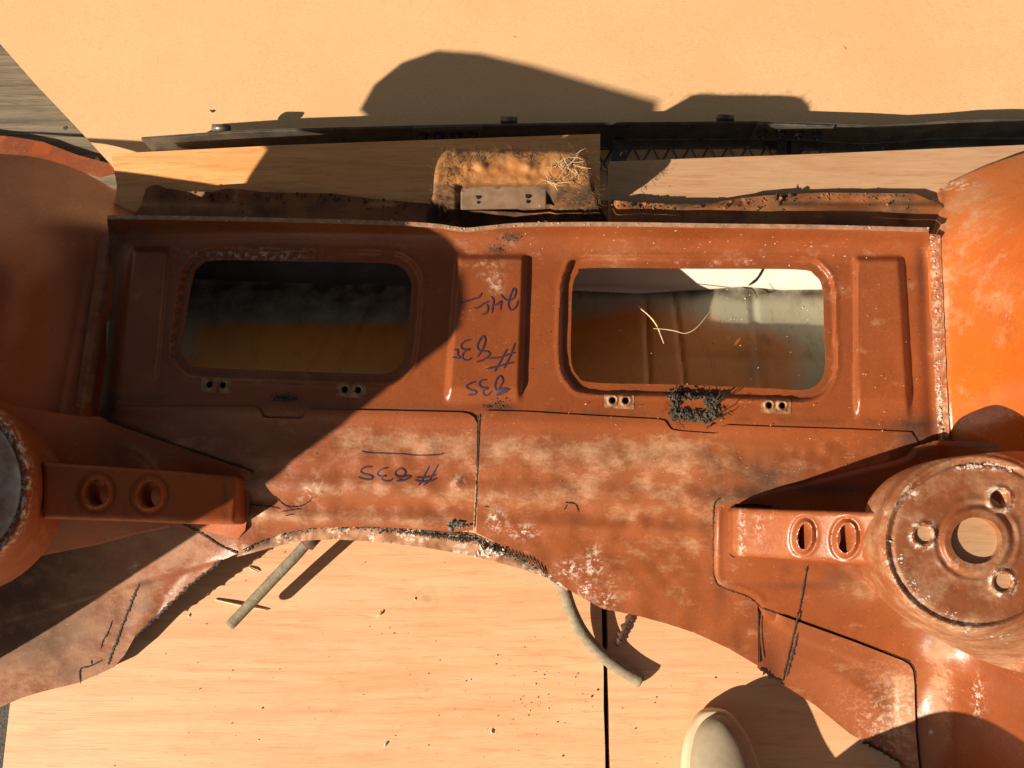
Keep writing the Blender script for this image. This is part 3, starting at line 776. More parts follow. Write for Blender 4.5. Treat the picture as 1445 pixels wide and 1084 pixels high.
rs_poly = np.array([(1037, 716), (1100, 719), (1170, 721), (1240, 723), (1246, 760), (1244, 800), (1170, 795), (1100, 789), (1042, 785), (1035, 780), (1033, 770), (1032, 722)], float)
rs_h = [ell(1135, 757, 9.5, 18.5, 26, .12), ell(1194, 760, 12, 20.5, 26, .1)]
rs_z = strut_z([(1035, 718, .156), (1035, 785, .144), (1140, 720, .228), (1140, 793, .210), (1245, 722, .284), (1245, 800, .262)], 5, rs_poly, rs_h)
sheet('strut', rs_poly, rs_z, M['primer'], body, rs_h, 2.0, .0015, .034, {'dust': lambda u, v: .1 + .3 * ss(u, 1215, 1240), 'grime_shade': lambda u, v: 0 * u, 'chip': lambda u, v: .8 * gauss(u, v, 1047, 755, 4, 36) + .3 * gauss(u, v, 1070, 745, 8, 20) + .7 * gauss(u, v, 1089, 729, 2, 6)})

# --- dirty deck behind the lip
deck_poly = [(150, 350), (198, 292), (206, 266), (214, 262), (224, 261), (234, 266), (262, 270), (300, 271), (318, 266), (340, 267), (370, 271), (470, 273), (530, 281), (612, 288), (700, 300), (840, 285), (858, 282), (900, 286), (960, 288), (1000, 287), (1050, 279), (1080, 276), (1160, 272), (1290, 273), (1330, 290), (1330, 352)]
deck_z0 = lambda u, v: .112 - .02 * ss(u, 300, 230) + .062 * ss(u, 850, 872) + .0022 * fbm(u, v, 60, 91) + .0008 * vnoise(u, v, 17, 92) - .006 * ss(v, 292, 284) * (vnoise(u, v, 90, 95) > 0) - .004 * gauss(u, v, 310, 283, 70, 10) - .005 * gauss(u, v, 1210, 290, 50, 9)
deck_z = lambda u, v: np.where(v > 316, np.minimum(deck_z0(u, v), panel_z(u, v) - .007 - .03 * ss(v, 316, 330)), deck_z0(u, v))
sheet('rear_deck', deck_poly, deck_z, M['rusty'], body, [], 2.8, .0016, 0, {'dust': lambda u, v: .5 + .5 * vnoise(u, v, 60, 4), 'grime_shade': lambda u, v: np.clip(.15 + .85 * fbm(u, v, 26, 93) + .3 * gauss(u, v, 310, 290, 60, 12), 0, .9), 'chip': lambda u, v: 0 * u})

r_ = np.random.default_rng(61); pa_, pb_ = [], []
for k in range(520):
    u = r_.uniform(225, 1285)
    if 604 < u < 856: continue
    e = float(np.interp(u, [224, 300, 370, 470, 612, 858, 960, 1050, 1160, 1290], [263, 272, 272, 274, 289, 284, 289, 280, 273, 274]))
    v_ = e + abs(r_.normal(0, 9)) + r_.uniform(-1, 2)
    z = float(deck_z(np.array([u]), np.array([v_]))[0])
    (pa_ if r_.random() < .55 else pb_).append(crumb_vf(W(u, v_, z), float(np.exp(r_.normal(-6.7, .5))), r_))
tag(link('dirt_crust', *merge(pa_), M['crumb_dark'], body, False), kind='stuff')
tag(link('rust_crust', *merge(pb_), plain('rust_flakes', (0.30, 0.12, 0.035), 0.8, 0.5, 200), body, False), kind='stuff')

# --- hinge pocket with horsehair
pk_poly = cr([(608, 318), (611, 275), (614, 240), (623, 219), (642, 210), (720, 211), (800, 212), (822, 217), (834, 231), (838, 262), (846, 290), (848, 318), (730, 324)], 4)
pk_z = lambda u, v: .222 - .062 * ss(v, 258, 312) * (1 - .0 * u) - .006 * (1 - ss(-sdp(pk_poly, u, v), 0, 5)) + .0022 * fbm(u, v, 14, 101) + .005 * gauss(u, v, 678, 234, 8, 7) + .005 * gauss(u, v, 745, 234, 8, 7) - .010 * ss(u, 640, 650) * (1 - ss(u, 775, 785)) * ss(v, 258, 264)
pocket = sheet('hinge_pocket', pk_poly, pk_z, M['tray'], body, [], 2.2, .002, .05, {'dust': lambda u, v: .75 + 0 * u, 'grime_shade': lambda u, v: np.clip(.85 * ss(v, 256, 266) + .45 * ss(-sdp(pk_poly, u, v), 26, 4) + .15 * vnoise(u, v, 14, 5), 0, .92), 'chip': lambda u, v: 0 * u})
# striker bar with two slots
c0, c1, c2, c3 = P(650, 264, .211), P(771, 262, .211), P(771, 295, .188), P(650, 297, .188)
def quadbox(a, b, c, d, th):
    nrm = (b - a).cross(d - a).normalized()
    if nrm.z < 0: nrm = -nrm
    t = [a, b, c, d]; bb = [p - nrm * th for p in t]
    v = [list(p) for p in t + bb]
    f = [[3, 2, 1, 0], [4, 5, 6, 7]] + [[i, (i + 1) % 4, 4 + (i + 1) % 4, 4 + i] for i in range(4)]
    return np.array(v), f
v, f = quadbox(c0, c1, c2, c3, .014)
bar = bevel(link('striker_bar', v, f, plain('brown_bar', (0.20, 0.125, 0.08), 0.55, 0.35, 70), pocket, False), .0015)
for sx in (675, 745):
    parts = []
    for dy, rr in ((-4, 3.2), (4, 2.2)):
        yy = 280 + dy - .01 * (sx - 700); zz = .211 - .023 * (yy - 263) / 33 + .0009
        ctr = P(sx, yy, zz)
        parts.append(tube_vf([ctr - Vector((0, 0, .003)), ctr], rr * .0009, 12))
    v, f = merge(parts); link('slot', v, f, M['hole_dark'], bar, False)

def fibres(name, n, area, zf, mat, parent, ln=(.008, .022), rad=.00022, up=.5, seed=0, curl=1.0):
    r = np.random.default_rng(seed); parts = []
    for i in range(n):
        u, v = area(r); z = float(zf(np.array([u]), np.array([v]))[0])
        p = np.array(W(u, v, z)); a = r.uniform(0, 6.28); L = r.uniform(*ln)
        d = np.array([math.cos(a), math.sin(a), r.uniform(-.1, up)])
        pts = [p]
        for s in range(4):
            a += r.normal(0, .7) * curl
            d = d + np.array([math.cos(a), math.sin(a), r.normal(0, .25)]) * .6; d /= np.linalg.norm(d)
            q = pts[-1] + d * L / 4; q[2] = max(q[2], z - .001 if parent is None else z - .004); pts.append(q)
        parts.append(tube_vf(pts, [rad, rad, rad, rad * .8, rad * .5], 3, False))
    v, f = merge(parts)
    o = link(name, v, f, mat, parent); tag(o, kind='stuff'); return o
def blob_area(blobs):
    w = np.array([b[4] for b in blobs], float); w /= w.sum()
    def f(r):
        b = blobs[r.choice(len(blobs), p=w)]
        return b[0] + r.normal(0, b[2]), b[1] + r.normal(0, b[3])
    return f
fibres('horsehair', 1300, blob_area([(640, 240, 12, 13, 5), (655, 222, 16, 6, 3), (815, 240, 11, 14, 5), (625, 285, 8, 16, 3), (830, 285, 8, 16, 3), (735, 215, 40, 3, 1), (740, 308, 60, 4, 2), (805, 275, 12, 12, 2)]), pk_z, M['hair'], pocket, (.003, .010), .0002, .12, 1)
fibres('dark_horsehair', 450, blob_area([(625, 290, 9, 16, 4), (825, 290, 10, 14, 4), (645, 215, 16, 4, 2), (725, 213, 40, 3, 2), (725, 306, 70, 5, 3), (750, 222, 6, 5, 1), (683, 222, 6, 5, 1)]), pk_z, M['hair_dark'], pocket, (.003, .008), .00025, .12, 2)
fibres('straw_tuft', 34, blob_area([(803, 232, 8, 8, 3), (778, 254, 8, 3, 1)]), lambda u, v: pk_z(u, v) + .003, M['straw'], pocket, (.010, .022), .00035, .4, 3, .35)

# --- inside: pan seen through the window openings, white inner wall
vq = lambda u, v: v - .02 * (u - 700)
pan_z = lambda u, v: np.minimum(panel_z(u, v) - .007, np.interp(vq(u, v), [330, 402, 412, 440, 500, 560, 640], [.046, .026, .027, .038, .070, .108, .135]) + .10 * ss(u, 250, 165) + .10 * ss(u, 1190, 1275) + .0012 * fbm(u, v, 80, 111) - .0045 * np.exp(-((u - (912 + .04 * (v - 440))) / 3.2) ** 2) - .0045 * np.exp(-((u - (959 + .12 * (v - 480))) / 3.2) ** 2) - .003 * np.exp(-((u - (1068 + .1 * (v - 480))) / 5) ** 2) - .003 * np.exp(-((u - (470 - .6 * (v - 460))) / 3.2) ** 2) - .004 * np.exp(-((u - (510 - .55 * (v - 460))) / 4) ** 2))
def spray(u, v):
    a = ss(vq(u, v), 412, 490) * 1.25 * (1 - ss(u, 1070, 1165) * .9) - .45 * ss(vq(u, v), 500, 430) * ss(u, 980, 1060)
    a = a + .5 * gauss(u, v, 905, 470, 70, 60)
    b = ss(v, 435, 478) * 1.2 * (1 - .8 * ss(u, 310, 255) * ss(v, 525, 490))
    return np.clip(np.where(u > 690, a, b), 0, 1)
pan_g = lambda u, v: np.clip(.95 * np.exp(-((vq(u, v) - 405) / 9) ** 2) + .35 * gauss(u, v, 1065, 515, 14, 40) + .2 * gauss(u, v, 1085, 500, 30, 30) + .15 * (vnoise(u, v, 20, 3) > .55) + .8 * ss(u, 700, 640) * ss(v, 480, 430), 0, 1)  # dirt and dark crease, plus shade painted over the upper left pan
sheet('rear_pan', [(150, 335), (700, 345), (1290, 350), (1290, 640), (700, 630), (150, 620)], pan_z, M['pan'], body, [], 3.5, .0014, 0, {'spray': spray, 'grime_shade': pan_g})
iw_z = lambda u, v: np.minimum(np.minimum(panel_z(u, v) - .007, .098), np.interp(vq(u, v), [300, 350, 396, 404], [.108, .085, .042, .0275]) + .06 * ss(u, 250, 165) + .06 * ss(u, 1190, 1275))
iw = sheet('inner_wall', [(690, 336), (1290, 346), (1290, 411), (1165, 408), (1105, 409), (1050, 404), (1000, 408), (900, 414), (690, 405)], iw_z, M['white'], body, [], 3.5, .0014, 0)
sheet('inner_wall', [(150, 330), (690, 336), (690, 405), (520, 402), (400, 399), (300, 394), (150, 390)], iw_z, plain('shaded_wall_paint', (0.10, 0.10, 0.105), 0.5, 0.4, 25), body, [], 3.5, .0014, 0)  # left part of the white wall, its shade painted as dark grey
v, f = ribbon_vf([(1080, 372), (1074, 385), (1066, 396), (1056, 403)], 3.5, iw_z, .001, .1, 3)
link('wall_seam', v, f, M['hole_dark'], iw)

# --- nut plates
for i, (x, y) in enumerate(NUTS):
    a = 1.6
    pl = np.array([(x - 21, y - 11 - a * .3), (x + 21, y - 11 + a), (x + 21, y + 11 + a), (x - 21, y + 11 - a * .3)])
    hs = [ell(x + 9.3 * s, y + .3 * s, 4.4, 4.8, 16) for s in (-1, 1)]
    npz = lambda u, v, hs=hs: panel_z(u, v) + .0006 + .0016 * sum(np.exp(-((np.hypot(u - h.mean(0)[0], v - h.mean(0)[1]) - 6.3) / 1.7) ** 2) for h in hs)
    o = sheet('nut_plate', pl, npz, M['nutplate'], body, hs, 1.2, .0012)
    b0 = W(x, y, panel_z(np.array([x * 1.0]), np.array([y * 1.0]))[0] - .010)
    link('nut_backing', *prism_vf([(b0[0] - .019, b0[1] - .010, b0[2]), (b0[0] + .019, b0[1] - .010, b0[2]), (b0[0] + .019, b0[1] + .010, b0[2]), (b0[0] - .019, b0[1] + .010, b0[2])], .004), M['hole_dark'], o, False)
# worn latch mark under the left opening
r_ = np.random.default_rng(77)
v, f = merge([crumb_vf(W(x, y, float(panel_z(np.array([x]), np.array([y]))[0]) - .0002), r_.uniform(.0004, .0012), r_) for x, y in zip(np.clip(r_.normal(404, 11, 150), 381, 425), 562 + r_.normal(0, 2.6, 150))])
tag(link('latch_residue', v, f, M['sealant'], body, False), kind='stuff')
# --- torn felt patch on the right latch
r_ = np.random.default_rng(11); parts = []
ring = np.array([(950 + (1008 - 950) * t + 0 * 1, 557 + 2 * t) for t in np.linspace(0, 1, 22)] + [(951, 557 + 30 * t) for t in np.linspace(0, 1, 16)] + [(1004, 559 + 30 * t) for t in np.linspace(0, 1, 14)] + [(956 + 46 * t, 584 + 6 * t) for t in np.linspace(0, 1, 30)])
for k in range(520):
    b = ring[r_.integers(len(ring))] + r_.normal(0, 4.2, 2)
    if 963 < b[0] < 990 and 566 < b[1] < 576: continue
    z = float(panel_z(np.array([b[0]]), np.array([b[1]]))[0])
    parts.append(crumb_vf(W(b[0], b[1], z + r_.uniform(0, .004)), r_.uniform(.0012, .0032), r_))
v, f = merge(parts)
felt = link('torn_felt', v, f, plain('black_felt', (0.025, 0.022, 0.018), 0.9, 0.5, 120, 0, 0.6, (0.085, 0.07, 0.05)), body, False); tag(felt, kind='stuff')
fibres('felt_fibre', 30, blob_area([(950, 575, 5, 12, 3), (1012, 578, 6, 9, 4), (985, 553, 18, 3, 2), (980, 592, 18, 4, 2), (956, 598, 3, 5, 1)]), lambda u, v: panel_z(u, v) + .003, M['hair_dark'], felt, (.004, .011), .0003, .5, 12, .6)
parts = []
for (x0, y0, x1, y1) in ((1005, 572, 1030, 546), (1000, 570, 1023, 548), (1004, 575, 1036, 547), (1008, 566, 1018, 544), (1012, 590, 1024, 584), (1012, 585, 1028, 571)):
    z = float(panel_z(np.array([x0 * 1.]), np.array([y0 * 1.]))[0])
    m = W((x0 + x1) / 2 + 2, (y0 + y1) / 2 + 2, z + .011)
    parts.append(tube_vf([W(x0, y0, z + .003), m, W(x1, y1, z + .014)], [.0006, .0005, .0003], 5))
v, f = merge(parts); link('felt_strand', v, f, M['hair_dark'], felt)

# --- handwriting in marker (read upside down in the photograph)
def strokes(name, lst, zf, width, label):
    v, f = merge([ribbon_vf(s, width, zf, .0005, .10, i, 1.6, True) for i, s in enumerate(lst)])
    o = link(name, v, f, M['ink'], body); o['label'] = label; return o
A = lambda pts: [(620 + x / 9.03, 380 + y / 9.03) for x, y in pts]
B = lambda pts: [(620 + x / 9.03, 460 + y / 9.03) for x, y in pts]
D = lambda pts: [(490 + x / 9.03, 620 + y / 9.03) for x, y in pts]
strokes('marker_writing', [A([(1000, 395), (975, 480), (915, 520), (880, 470), (885, 400), (915, 310), (950, 245), (975, 290), (945, 370), (880, 400), (820, 370), (780, 320)]),
                           A([(775, 530), (780, 460), (790, 405), (720, 455), (680, 475)]), A([(655, 345), (690, 400), (675, 480), (670, 560)]),
                           A([(635, 410), (560, 440), (495, 490), (440, 490)]), A([(600, 440), (620, 500), (595, 560), (540, 580)]), A([(540, 300), (500, 360), (400, 390), (270, 435)])], panel_z, 2.7, 'handwritten 245 in dark marker')
strokes('marker_writing', [B([(860, 295), (800, 410), (740, 520), (700, 585)]), B([(965, 220), (930, 310), (880, 430), (820, 545)]), B([(965, 340), (880, 365), (760, 405), (620, 415)]), B([(955, 462), (860, 485), (740, 520), (595, 550)]),
                           B([(465, 460), (550, 440), (640, 370), (620, 330), (560, 320), (500, 310), (485, 250), (520, 170), (560, 128), (585, 180), (565, 260), (520, 340), (485, 395)]),
                           B([(400, 175), (320, 200), (275, 250), (300, 300), (390, 300), (330, 320), (290, 380), (310, 430), (370, 435), (410, 400)]), B([(185, 300), (230, 310), (235, 380), (270, 410), (190, 405), (150, 410)])], panel_z, 2.7, 'handwritten #835 in dark marker')
strokes('marker_writing', [B([(900, 800), (830, 850), (720, 885), (760, 850), (830, 820), (880, 805), (800, 800), (725, 820), (705, 760), (730, 680), (775, 640), (810, 690), (790, 750), (740, 820)]),
                           B([(600, 690), (540, 695), (505, 740), (540, 785), (620, 795), (555, 825), (570, 880), (620, 880), (665, 825)]), B([(460, 712), (390, 735), (340, 780), (400, 815), (470, 835), (440, 875), (360, 878)])], panel_z, 2.8, 'handwritten 835 in dark marker')
strokes('marker_writing', [D([(1040, 340), (1000, 420), (960, 510), (905, 595)]), D([(1160, 315), (1100, 420), (1040, 530), (965, 590)]), D([(1130, 440), (1080, 475), (980, 485), (870, 488)]), D([(1140, 490), (1080, 525), (960, 540), (855, 520)]),
                           D([(630, 480), (690, 490), (740, 430), (715, 380), (660, 375), (615, 410), (620, 460), (690, 475), (800, 465), (790, 490), (720, 520), (625, 530)]),
                           D([(520, 365), (430, 385), (375, 440), (420, 475), (495, 465), (440, 490), (450, 525), (540, 530), (575, 500)]), D([(320, 350), (230, 355), (165, 400), (210, 440), (300, 465), (320, 500), (240, 515), (130, 480)])], lowp_z, 2.8, 'handwritten #835 in dark marker on the lower panel')
strokes('marker_line', [D([(180, 150), (280, 172), (500, 180), (740, 190), (900, 205), (1100, 200), (1200, 190), (1240, 172)])], lowp_z, 1.7, 'thin dark marker line above the handwriting')

# --- cracks, saw cuts and seam sealer
def crack(name, paths, zf, width, jag=.6, lift=.0006, mat='sealant', seed=0):
    for i, p in enumerate(paths):
        link(name, *ribbon_vf(p, width, zf, lift, jag, seed + i, 2.0), M[mat], body, False)
crack('seam_gap', [[(674, 585), (676, 600), (675, 640), (672.5, 700), (670, 745)]], lambda u, v: panel_z(u, v) + .0014, 2.8, .3)
for i_, pth in enumerate(([(1036, 787), (1031, 778), (1030.5, 750), (1031, 722), (1034, 714)], [(1034, 714), (1060, 713), (1090, 715)])):
    link('dark_recess', *ribbon_vf(pth, 3.6, lambda u, v: rg_z(u, v) + .001, .0008, .2, 400 + i_, 2.0), M['hole_dark'], body, False)
crack('saw_cut', [[(1139, 799), (1130, 850), (1121, 890), (1113, 925), (1104, 962)]], lambda u, v: np.maximum(rg_z(u, v) * (v < 905), rwing_z(u, v) * (v > 865)) + .0012, 2.4, .4, seed=4)
crack('seam_sealer', [[(1126, 893), (1122, 912), (1116, 935), (1110, 955)]], lambda u, v: rwing_z(u, v) + .0008, 2.6, .8, seed=9)
crack('seam_gap', mat='gap', paths=[[(1016, 704), (1008, 711), (1006.5, 740), (1006.5, 800), (1008, 816), (1014, 826), (1030, 833), (1055, 842), (1066, 850), (1074, 858)]], zf=lambda u, v: np.maximum(rg_z(u, v), lowp_z(u, v)) + .0002, width=2.0, jag=.5, seed=11)
crack('seam_gap', mat='gap', paths=[[(1074, 858), (1130, 877.5), (1200, 902.5), (1274, 930), (1285, 937), (1290.5, 947), (1292, 962), (1294, 1030), (1299, 1088)]], zf=lambda u, v: rg_z(u, v) + .0004, width=1.7, jag=.5, seed=12)
crack('saw_cut', [[(196, 824), (186, 850), (174, 880), (163, 910), (152, 938)]], lwing_z, 3.0, .7, seed=14)
crack('scratch', [[(158, 876), (152, 893), (145, 905), (142, 916)], [(114, 966), (113, 945), (128, 940), (144, 932)], [(130, 940), (128, 932)]], lwing_z, 1.8, .5, seed=24)
crack('seam_gap', [[(255, 737), (290, 757), (312, 771), (338, 782)]], lambda u, v: np.maximum(lwing_z(u, v), lg_z(u, v) * (v < 752 + .0 * u)) + .001, 2.4, .4, seed=34)
crack('scratch', [[(150, 593), (240, 625), (345, 661), (356, 668)]], lambda u, v: np.maximum(lg_z(u, v), lowp_z(u, v)), 2.6, .2, seed=35)
crack('seam_gap', [[(1070, 862), (1071, 890), (1072, 936)]], lambda u, v: np.maximum(rwing_z(u, v), lowp_z(u, v)) + .0003, 1.6, .3, seed=36)
crack('scratch', [[(388, 700), (400, 712), (412, 716), (430, 712), (441, 702)], [(352, 712), (380, 715), (395, 718)], [(398, 722), (425, 718)], [(402, 728), (415, 726)]], lowp_z, 1.6, .6, seed=40)
crack('scratch', [[(797, 709), (812, 712), (816, 724)], [(800, 712), (796, 720)], [(683, 714), (690, 716)]], lowp_z, 1.5, .5, seed=44)
# crumbling grey undercoat and black sealer along the arch
r_ = np.random.default_rng(21); pk, pg = [], []
arcL = cr([(346, 772), (370, 755), (398, 748), (440, 742), (500, 741), (560, 745), (610, 748), (660, 755), (690, 770), (720, 779), (752, 793), (775, 810)], 10, False)
for k in range(900):
    t = r_.uniform(0, 1) ** 1.2; b = arcL[int(t * (len(arcL) - 1))] + r_.normal(0, 1, 2) * [4, 3.2] + [0, 2]
    z = float(flange_z(np.array([b[0]]), np.array([b[1]]))[0]) + .001
    (pk if r_.random() < .5 else pg).append(crumb_vf(W(b[0], b[1], z), r_.uniform(.0006, .0019), r_))
crk = link('seam_sealer', *merge(pk), M['sealant'], body, False); tag(crk, kind='stuff')
tag(link('crumbled_undercoat', *merge(pg), M['undercoat'], body, False), kind='stuff')
crack('seam_sealer', [[(350, 770), (395, 751), (440, 743), (520, 742), (600, 747), (660, 754)], [(560, 750), (620, 757), (665, 764)]], lambda u, v: flange_z(u, v) + .0022, 3.2, .9, seed=50)
for k in range(16):                                            # hammered notches along the arch
    x = 692 + k * 5.0; y = 772 + k * 1.55 + (k > 12) * (k - 12) * 3
    crack('notch', [[(x - 1.5, y - 5), (x, y), (x + 3, y + 6)]], lambda u, v: lowp_z(u, v) + .0006, 2.3, .3, seed=60 + k)
for k in range(20):
    x = 588 + k * 3.4; y = 752 + k * .62
    crack('notch', [[(x - 1, y - 3), (x + 2, y + 4)]], lambda u, v: flange_z(u, v) + .0018, 1.5, .3, seed=90 + k)
# chunk of sealer on the arch
r_ = np.random.default_rng(5)
v, f = merge([crumb_vf(W(645 + r_.normal(0, 9), 742 + r_.normal(0, 2.2), .122), r_.uniform(.003, .006), r_) for _ in range(10)])
link('sealer_lump', v, f, M['undercoat'], body, False)
v, f = merge([crumb_vf(W(690 + r_.normal(0, 11), 779 + r_.normal(0, 3), .108), r_.uniform(.002, .0045), r_) for _ in range(22)])
link('pale_filler', v, f, M['flake'], body, False)
crack('ragged_edge', [[(312, 791), (290, 808), (268, 826), (230, 862), (190, 899)]], lambda u, v: lwing_z(u, v) + .001, 3.0, .9, seed=130)
crack('ragged_edge', [[(1072, 944), (1090, 956), (1106, 967)], [(1215, 1044), (1240, 1058), (1275, 1078)]], lambda u, v: np.maximum(rwing_z(u, v), 0) + .001, 3.2, 1.0, seed=135)

# chipped pale paint along creases
def flakes(name, path, n, spread, size, zf, seed):
    r = np.random.default_rng(seed); p = cr(path, 10, False); parts = []
    for _ in range(n):
        b = p[r.integers(len(p))] + r.normal(0, spread, 2); z = float(zf(np.array([b[0]]), np.array([b[1]]))[0]) + .0004
        a = r.uniform(0, 6.28); m = r.integers(4, 7); an = np.sort(r.uniform(0, 6.28, m)) ; s = r.uniform(*size)
        c = W(b[0], b[1], z)
        pts = [c + s * r.uniform(.4, 1.3) * np.array([math.cos(q), math.sin(q) * .7, 0]) for q in an]
        parts.append(prism_vf(pts, .0004))
    o = link(name, *merge(parts), M['flake'], body, False); tag(o, kind='stuff'); return o
wz = lambda u, v: np.maximum(rw_z(u, v), panel_z(u, v)) + .0045
flakes('chipped_paint', [(1316, 335), (1322, 430), (1325, 520), (1328, 590), (1330, 640)], 120, 1.5, (.0006, .0022), wz, 1)
flakes('chipped_paint', [(1324, 545), (1327, 590)], 40, 1.3, (.001, .003), wz, 2)
flakes('chipped_paint', lpv[::3].tolist(), 70, 1.3, (.0005, .0016), lambda u, v: .2062 + 0 * u, 3)
flakes('chipped_paint', [(700, 331), (900, 335), (1200, 352)], 60, 14, (.0005, .0014), panel_z, 4)
flakes('chipped_paint', [(1352, 662), (1375, 657), (1400, 655), (1425, 661)], 60, 1.5, (.001, .003), rt_z, 5)
flakes('chipped_paint', [(1000, 700), (1100, 420), (1240, 500), (1200, 600), (1050, 640), (900, 600), (760, 620)], 110, 40, (.0004, .0010), lambda u, v: panel_z(u, v) + .003, 6)
flakes('chipped_paint', [(1262, 760), (1270, 790), (1285, 820), (1310, 850), (1360, 880), (1420, 900)], 70, 5, (.0005, .0022), rt_z, 7)

# --- unseen outer quarter panel, outline worked back from the shadow edges it should cast
XC = -0.70
def cast(u, v, z):
    p = W(u, v, z); t = (p[0] - XC) / SD.x
    return (float(p[1] - SD.y * t), float(p[2] - SD.z * t))
def castc(u, v):
    z = 0.0
    for _ in range(4):
        p = W(u, v, z); z = float(card_z(p[0], p[1]))
    return cast(u, v, z)
sil = [cast(330, 262, .088), cast(352, 236, .086), cast(372, 213, .084), castc(510, 155), castc(530, 120), castc(570, 88), castc(620, 71), castc(680, 75), castc(760, 93), castc(850, 118), castc(940, 142)]
sil += [cast(630, 332, .185), cast(655, 350, .172), cast(676, 390, .172), cast(679, 425, .171), cast(668, 462, .170), cast(640, 486, .164), cast(560, 545, .161), cast(500, 592, .158), cast(420, 650, .145), cast(352, 703, .137)]
fy = cast(185, 812, .075)
sil += [(fy[0], fy[1]), (fy[0] - .004, .12), (fy[0] - .006, .004), (fy[0] + .1, .004), (.04, .004), (.12, .11), (sil[0][0] - .05, .15), (sil[0][0] - .02, .22)]
pa = np.array(sil); nS = len(pa)
def bow(y, z): return XC - .012 * ((z - .3) / .3) ** 2
front = np.array([[bow(y, z), y, z] for y, z in sil]); back = front - [.0025, 0, 0]
bm = bmesh.new()
fv = [bm.verts.new(p) for p in front]; bv = [bm.verts.new(p) for p in back]
bm.faces.new(fv); bm.faces.new(bv[::-1])
for i in range(nS):
    j = (i + 1) % nS; bm.faces.new([fv[j], fv[i], bv[i], bv[j]])
bmesh.ops.recalc_face_normals(bm, faces=bm.faces)
bm.verts.index_update()
q = link('unseen_quarter_panel', [list(v.co) for v in bm.verts], [[v.index for v in f.verts] for f in bm.faces], M['primer_deep'], body, False)
bm.free()

# ================================================================== things around the body
# --- drain hoses
hz = [W(444, 757, .060), W(432, 768, .058), W(415, 787, .055), W(390, 813, .050), W(360, 845, .043), (W(325, 882, .037))]
h1 = link('hose', *tube_vf(cr(hz, 6, False), [.0075] * 6 + [.0068] * 20 + [.0066] * 5, 14), M['rubber'])
tag(h1, 'straight grey-brown rubber hose end sticking out under the left side of the arch', 'hose', 'hoses under the arch')
h2p = [W(791, 812, .062), W(796, 832, .044), W(806, 862, .028), W(822, 893, .018), W(846, 921, .011), W(875, 944, .009), W(905, 961, .0085)]
h2 = link('hose', *tube_vf(cr(h2p, 6, False), .0082, 14), M['rubber'])
tag(h2, 'curved grey rubber hose lying across the gap between the plywood sheets', 'hose', 'hoses under the arch')
# collar on the first hose
v, f = tube_vf([W(447, 752, .062), W(433, 768, .0585)], .0102, 14); link('hose_collar', v, f, M['rubber_and_shadow'], h1)
v, f = ribbon_vf([(893, 864), (884, 882), (877, 897), (870, 912)], 10, lambda u, v: .004 + 0 * u, .002, .35, 5, 2.5)  # brown ribbon laid on the plywood in place of a cast shadow
tag(link('shadow_strip', v, f, M['rubber_and_shadow'], None, False), 'short brown strip painted as a cast shadow right of the gap', 'strip')

# --- plywood offcut that props the right tower
b = [P(1285, 830, .3010), P(1460, 850, .3010), P(1460, 730, .3010), P(1410, 711, .3010), P(1396, 700, .3010), P(1285, 700, .3010)]
v, f = prism_vf([Vector((p.x, p.y, .3010)) for p in b], .018)
tag(link('plywood_offcut', v, f, M['ply_pale'], None, False), 'plywood offcut seen through the holes of the right tower plate', 'plywood')

# --- plywood strips behind the lip
def strip(u, label, mat, th=.012):
    v, f = prism_vf(u, th)
    return tag(link('plywood_strip', v, f, mat, None, False), label, 'plywood', 'plywood strips behind the body')
strip([P(165, 262, .072), P(160, 300, .072), P(846, 330, .090), P(847, 189, .090), P(620, 197, .086), P(395, 205, .081), P(157, 217, .076)][::1], 'long orange plywood strip behind the left window opening', M['ply_orange'])
strip([P(860, 330, .154), P(1480, 320, .154), P(1480, 203, .154), P(1160, 217, .154), P(860, 228, .154)], 'pale plywood strip behind the right window opening', M['ply_pale'])

# --- black steel rail frame with mesh
fr = root('steel_frame', tuple(P(820, 195, 0)), 'black angle-iron frame with bolts and diamond mesh lying before the cardboard', 'metal frame')
def railpath(lst, z): return [P(u, v, z) for u, v in lst]
top = [(199, 197), (330, 187.5), (470, 182.5), (720, 177.5), (900, 175), (1060, 174), (1180, 178), (1235, 181), (1290, 178), (1340, 173.5), (1390, 172), (1445, 173), (1600, 172)]
RZ = .050
tp = railpath(top, RZ)
bt = [Vector((p.x, p.y, .006)) for p in tp]
V_, F_ = [], []
for a, b_ in zip(tp, bt):
    fl = b_ + Vector((0, -.013, 0))
    for q_ in (a, a + Vector((0, .004, 0)), b_ + Vector((0, .004, -.004)), fl + Vector((0, 0, -.004)), fl, b_): V_.append(list(q_))
for i in range(len(tp) - 1):
    for k in range(6):
        k2 = (k + 1) % 6
        F_.append([i * 6 + k, i * 6 + k2, (i + 1) * 6 + k2, (i + 1) * 6 + k])
F_.append([0, 1, 2, 3, 4, 5][::-1]); F_.append([(len(tp) - 1) * 6 + k for k in range(6)])
rail = link('angle_rail', V_, F_, M['black_steel'], fr, False)
bm = bmesh.new(); bm.from_mesh(rail.data); bmesh.ops.recalc_face_normals(bm, faces=bm.faces); bm.to_mesh(rail.data); bm.free()
bevel(rail, .0008, 1)
def rail_at(u):
    xs = [p.x for p in tp]; x = None
    t = np.interp(u, [q_[0] for q_ in top], range(len(top)))
    i = int(min(t, len(tp) - 2)); return tp[i].lerp(tp[i + 1], t - i)
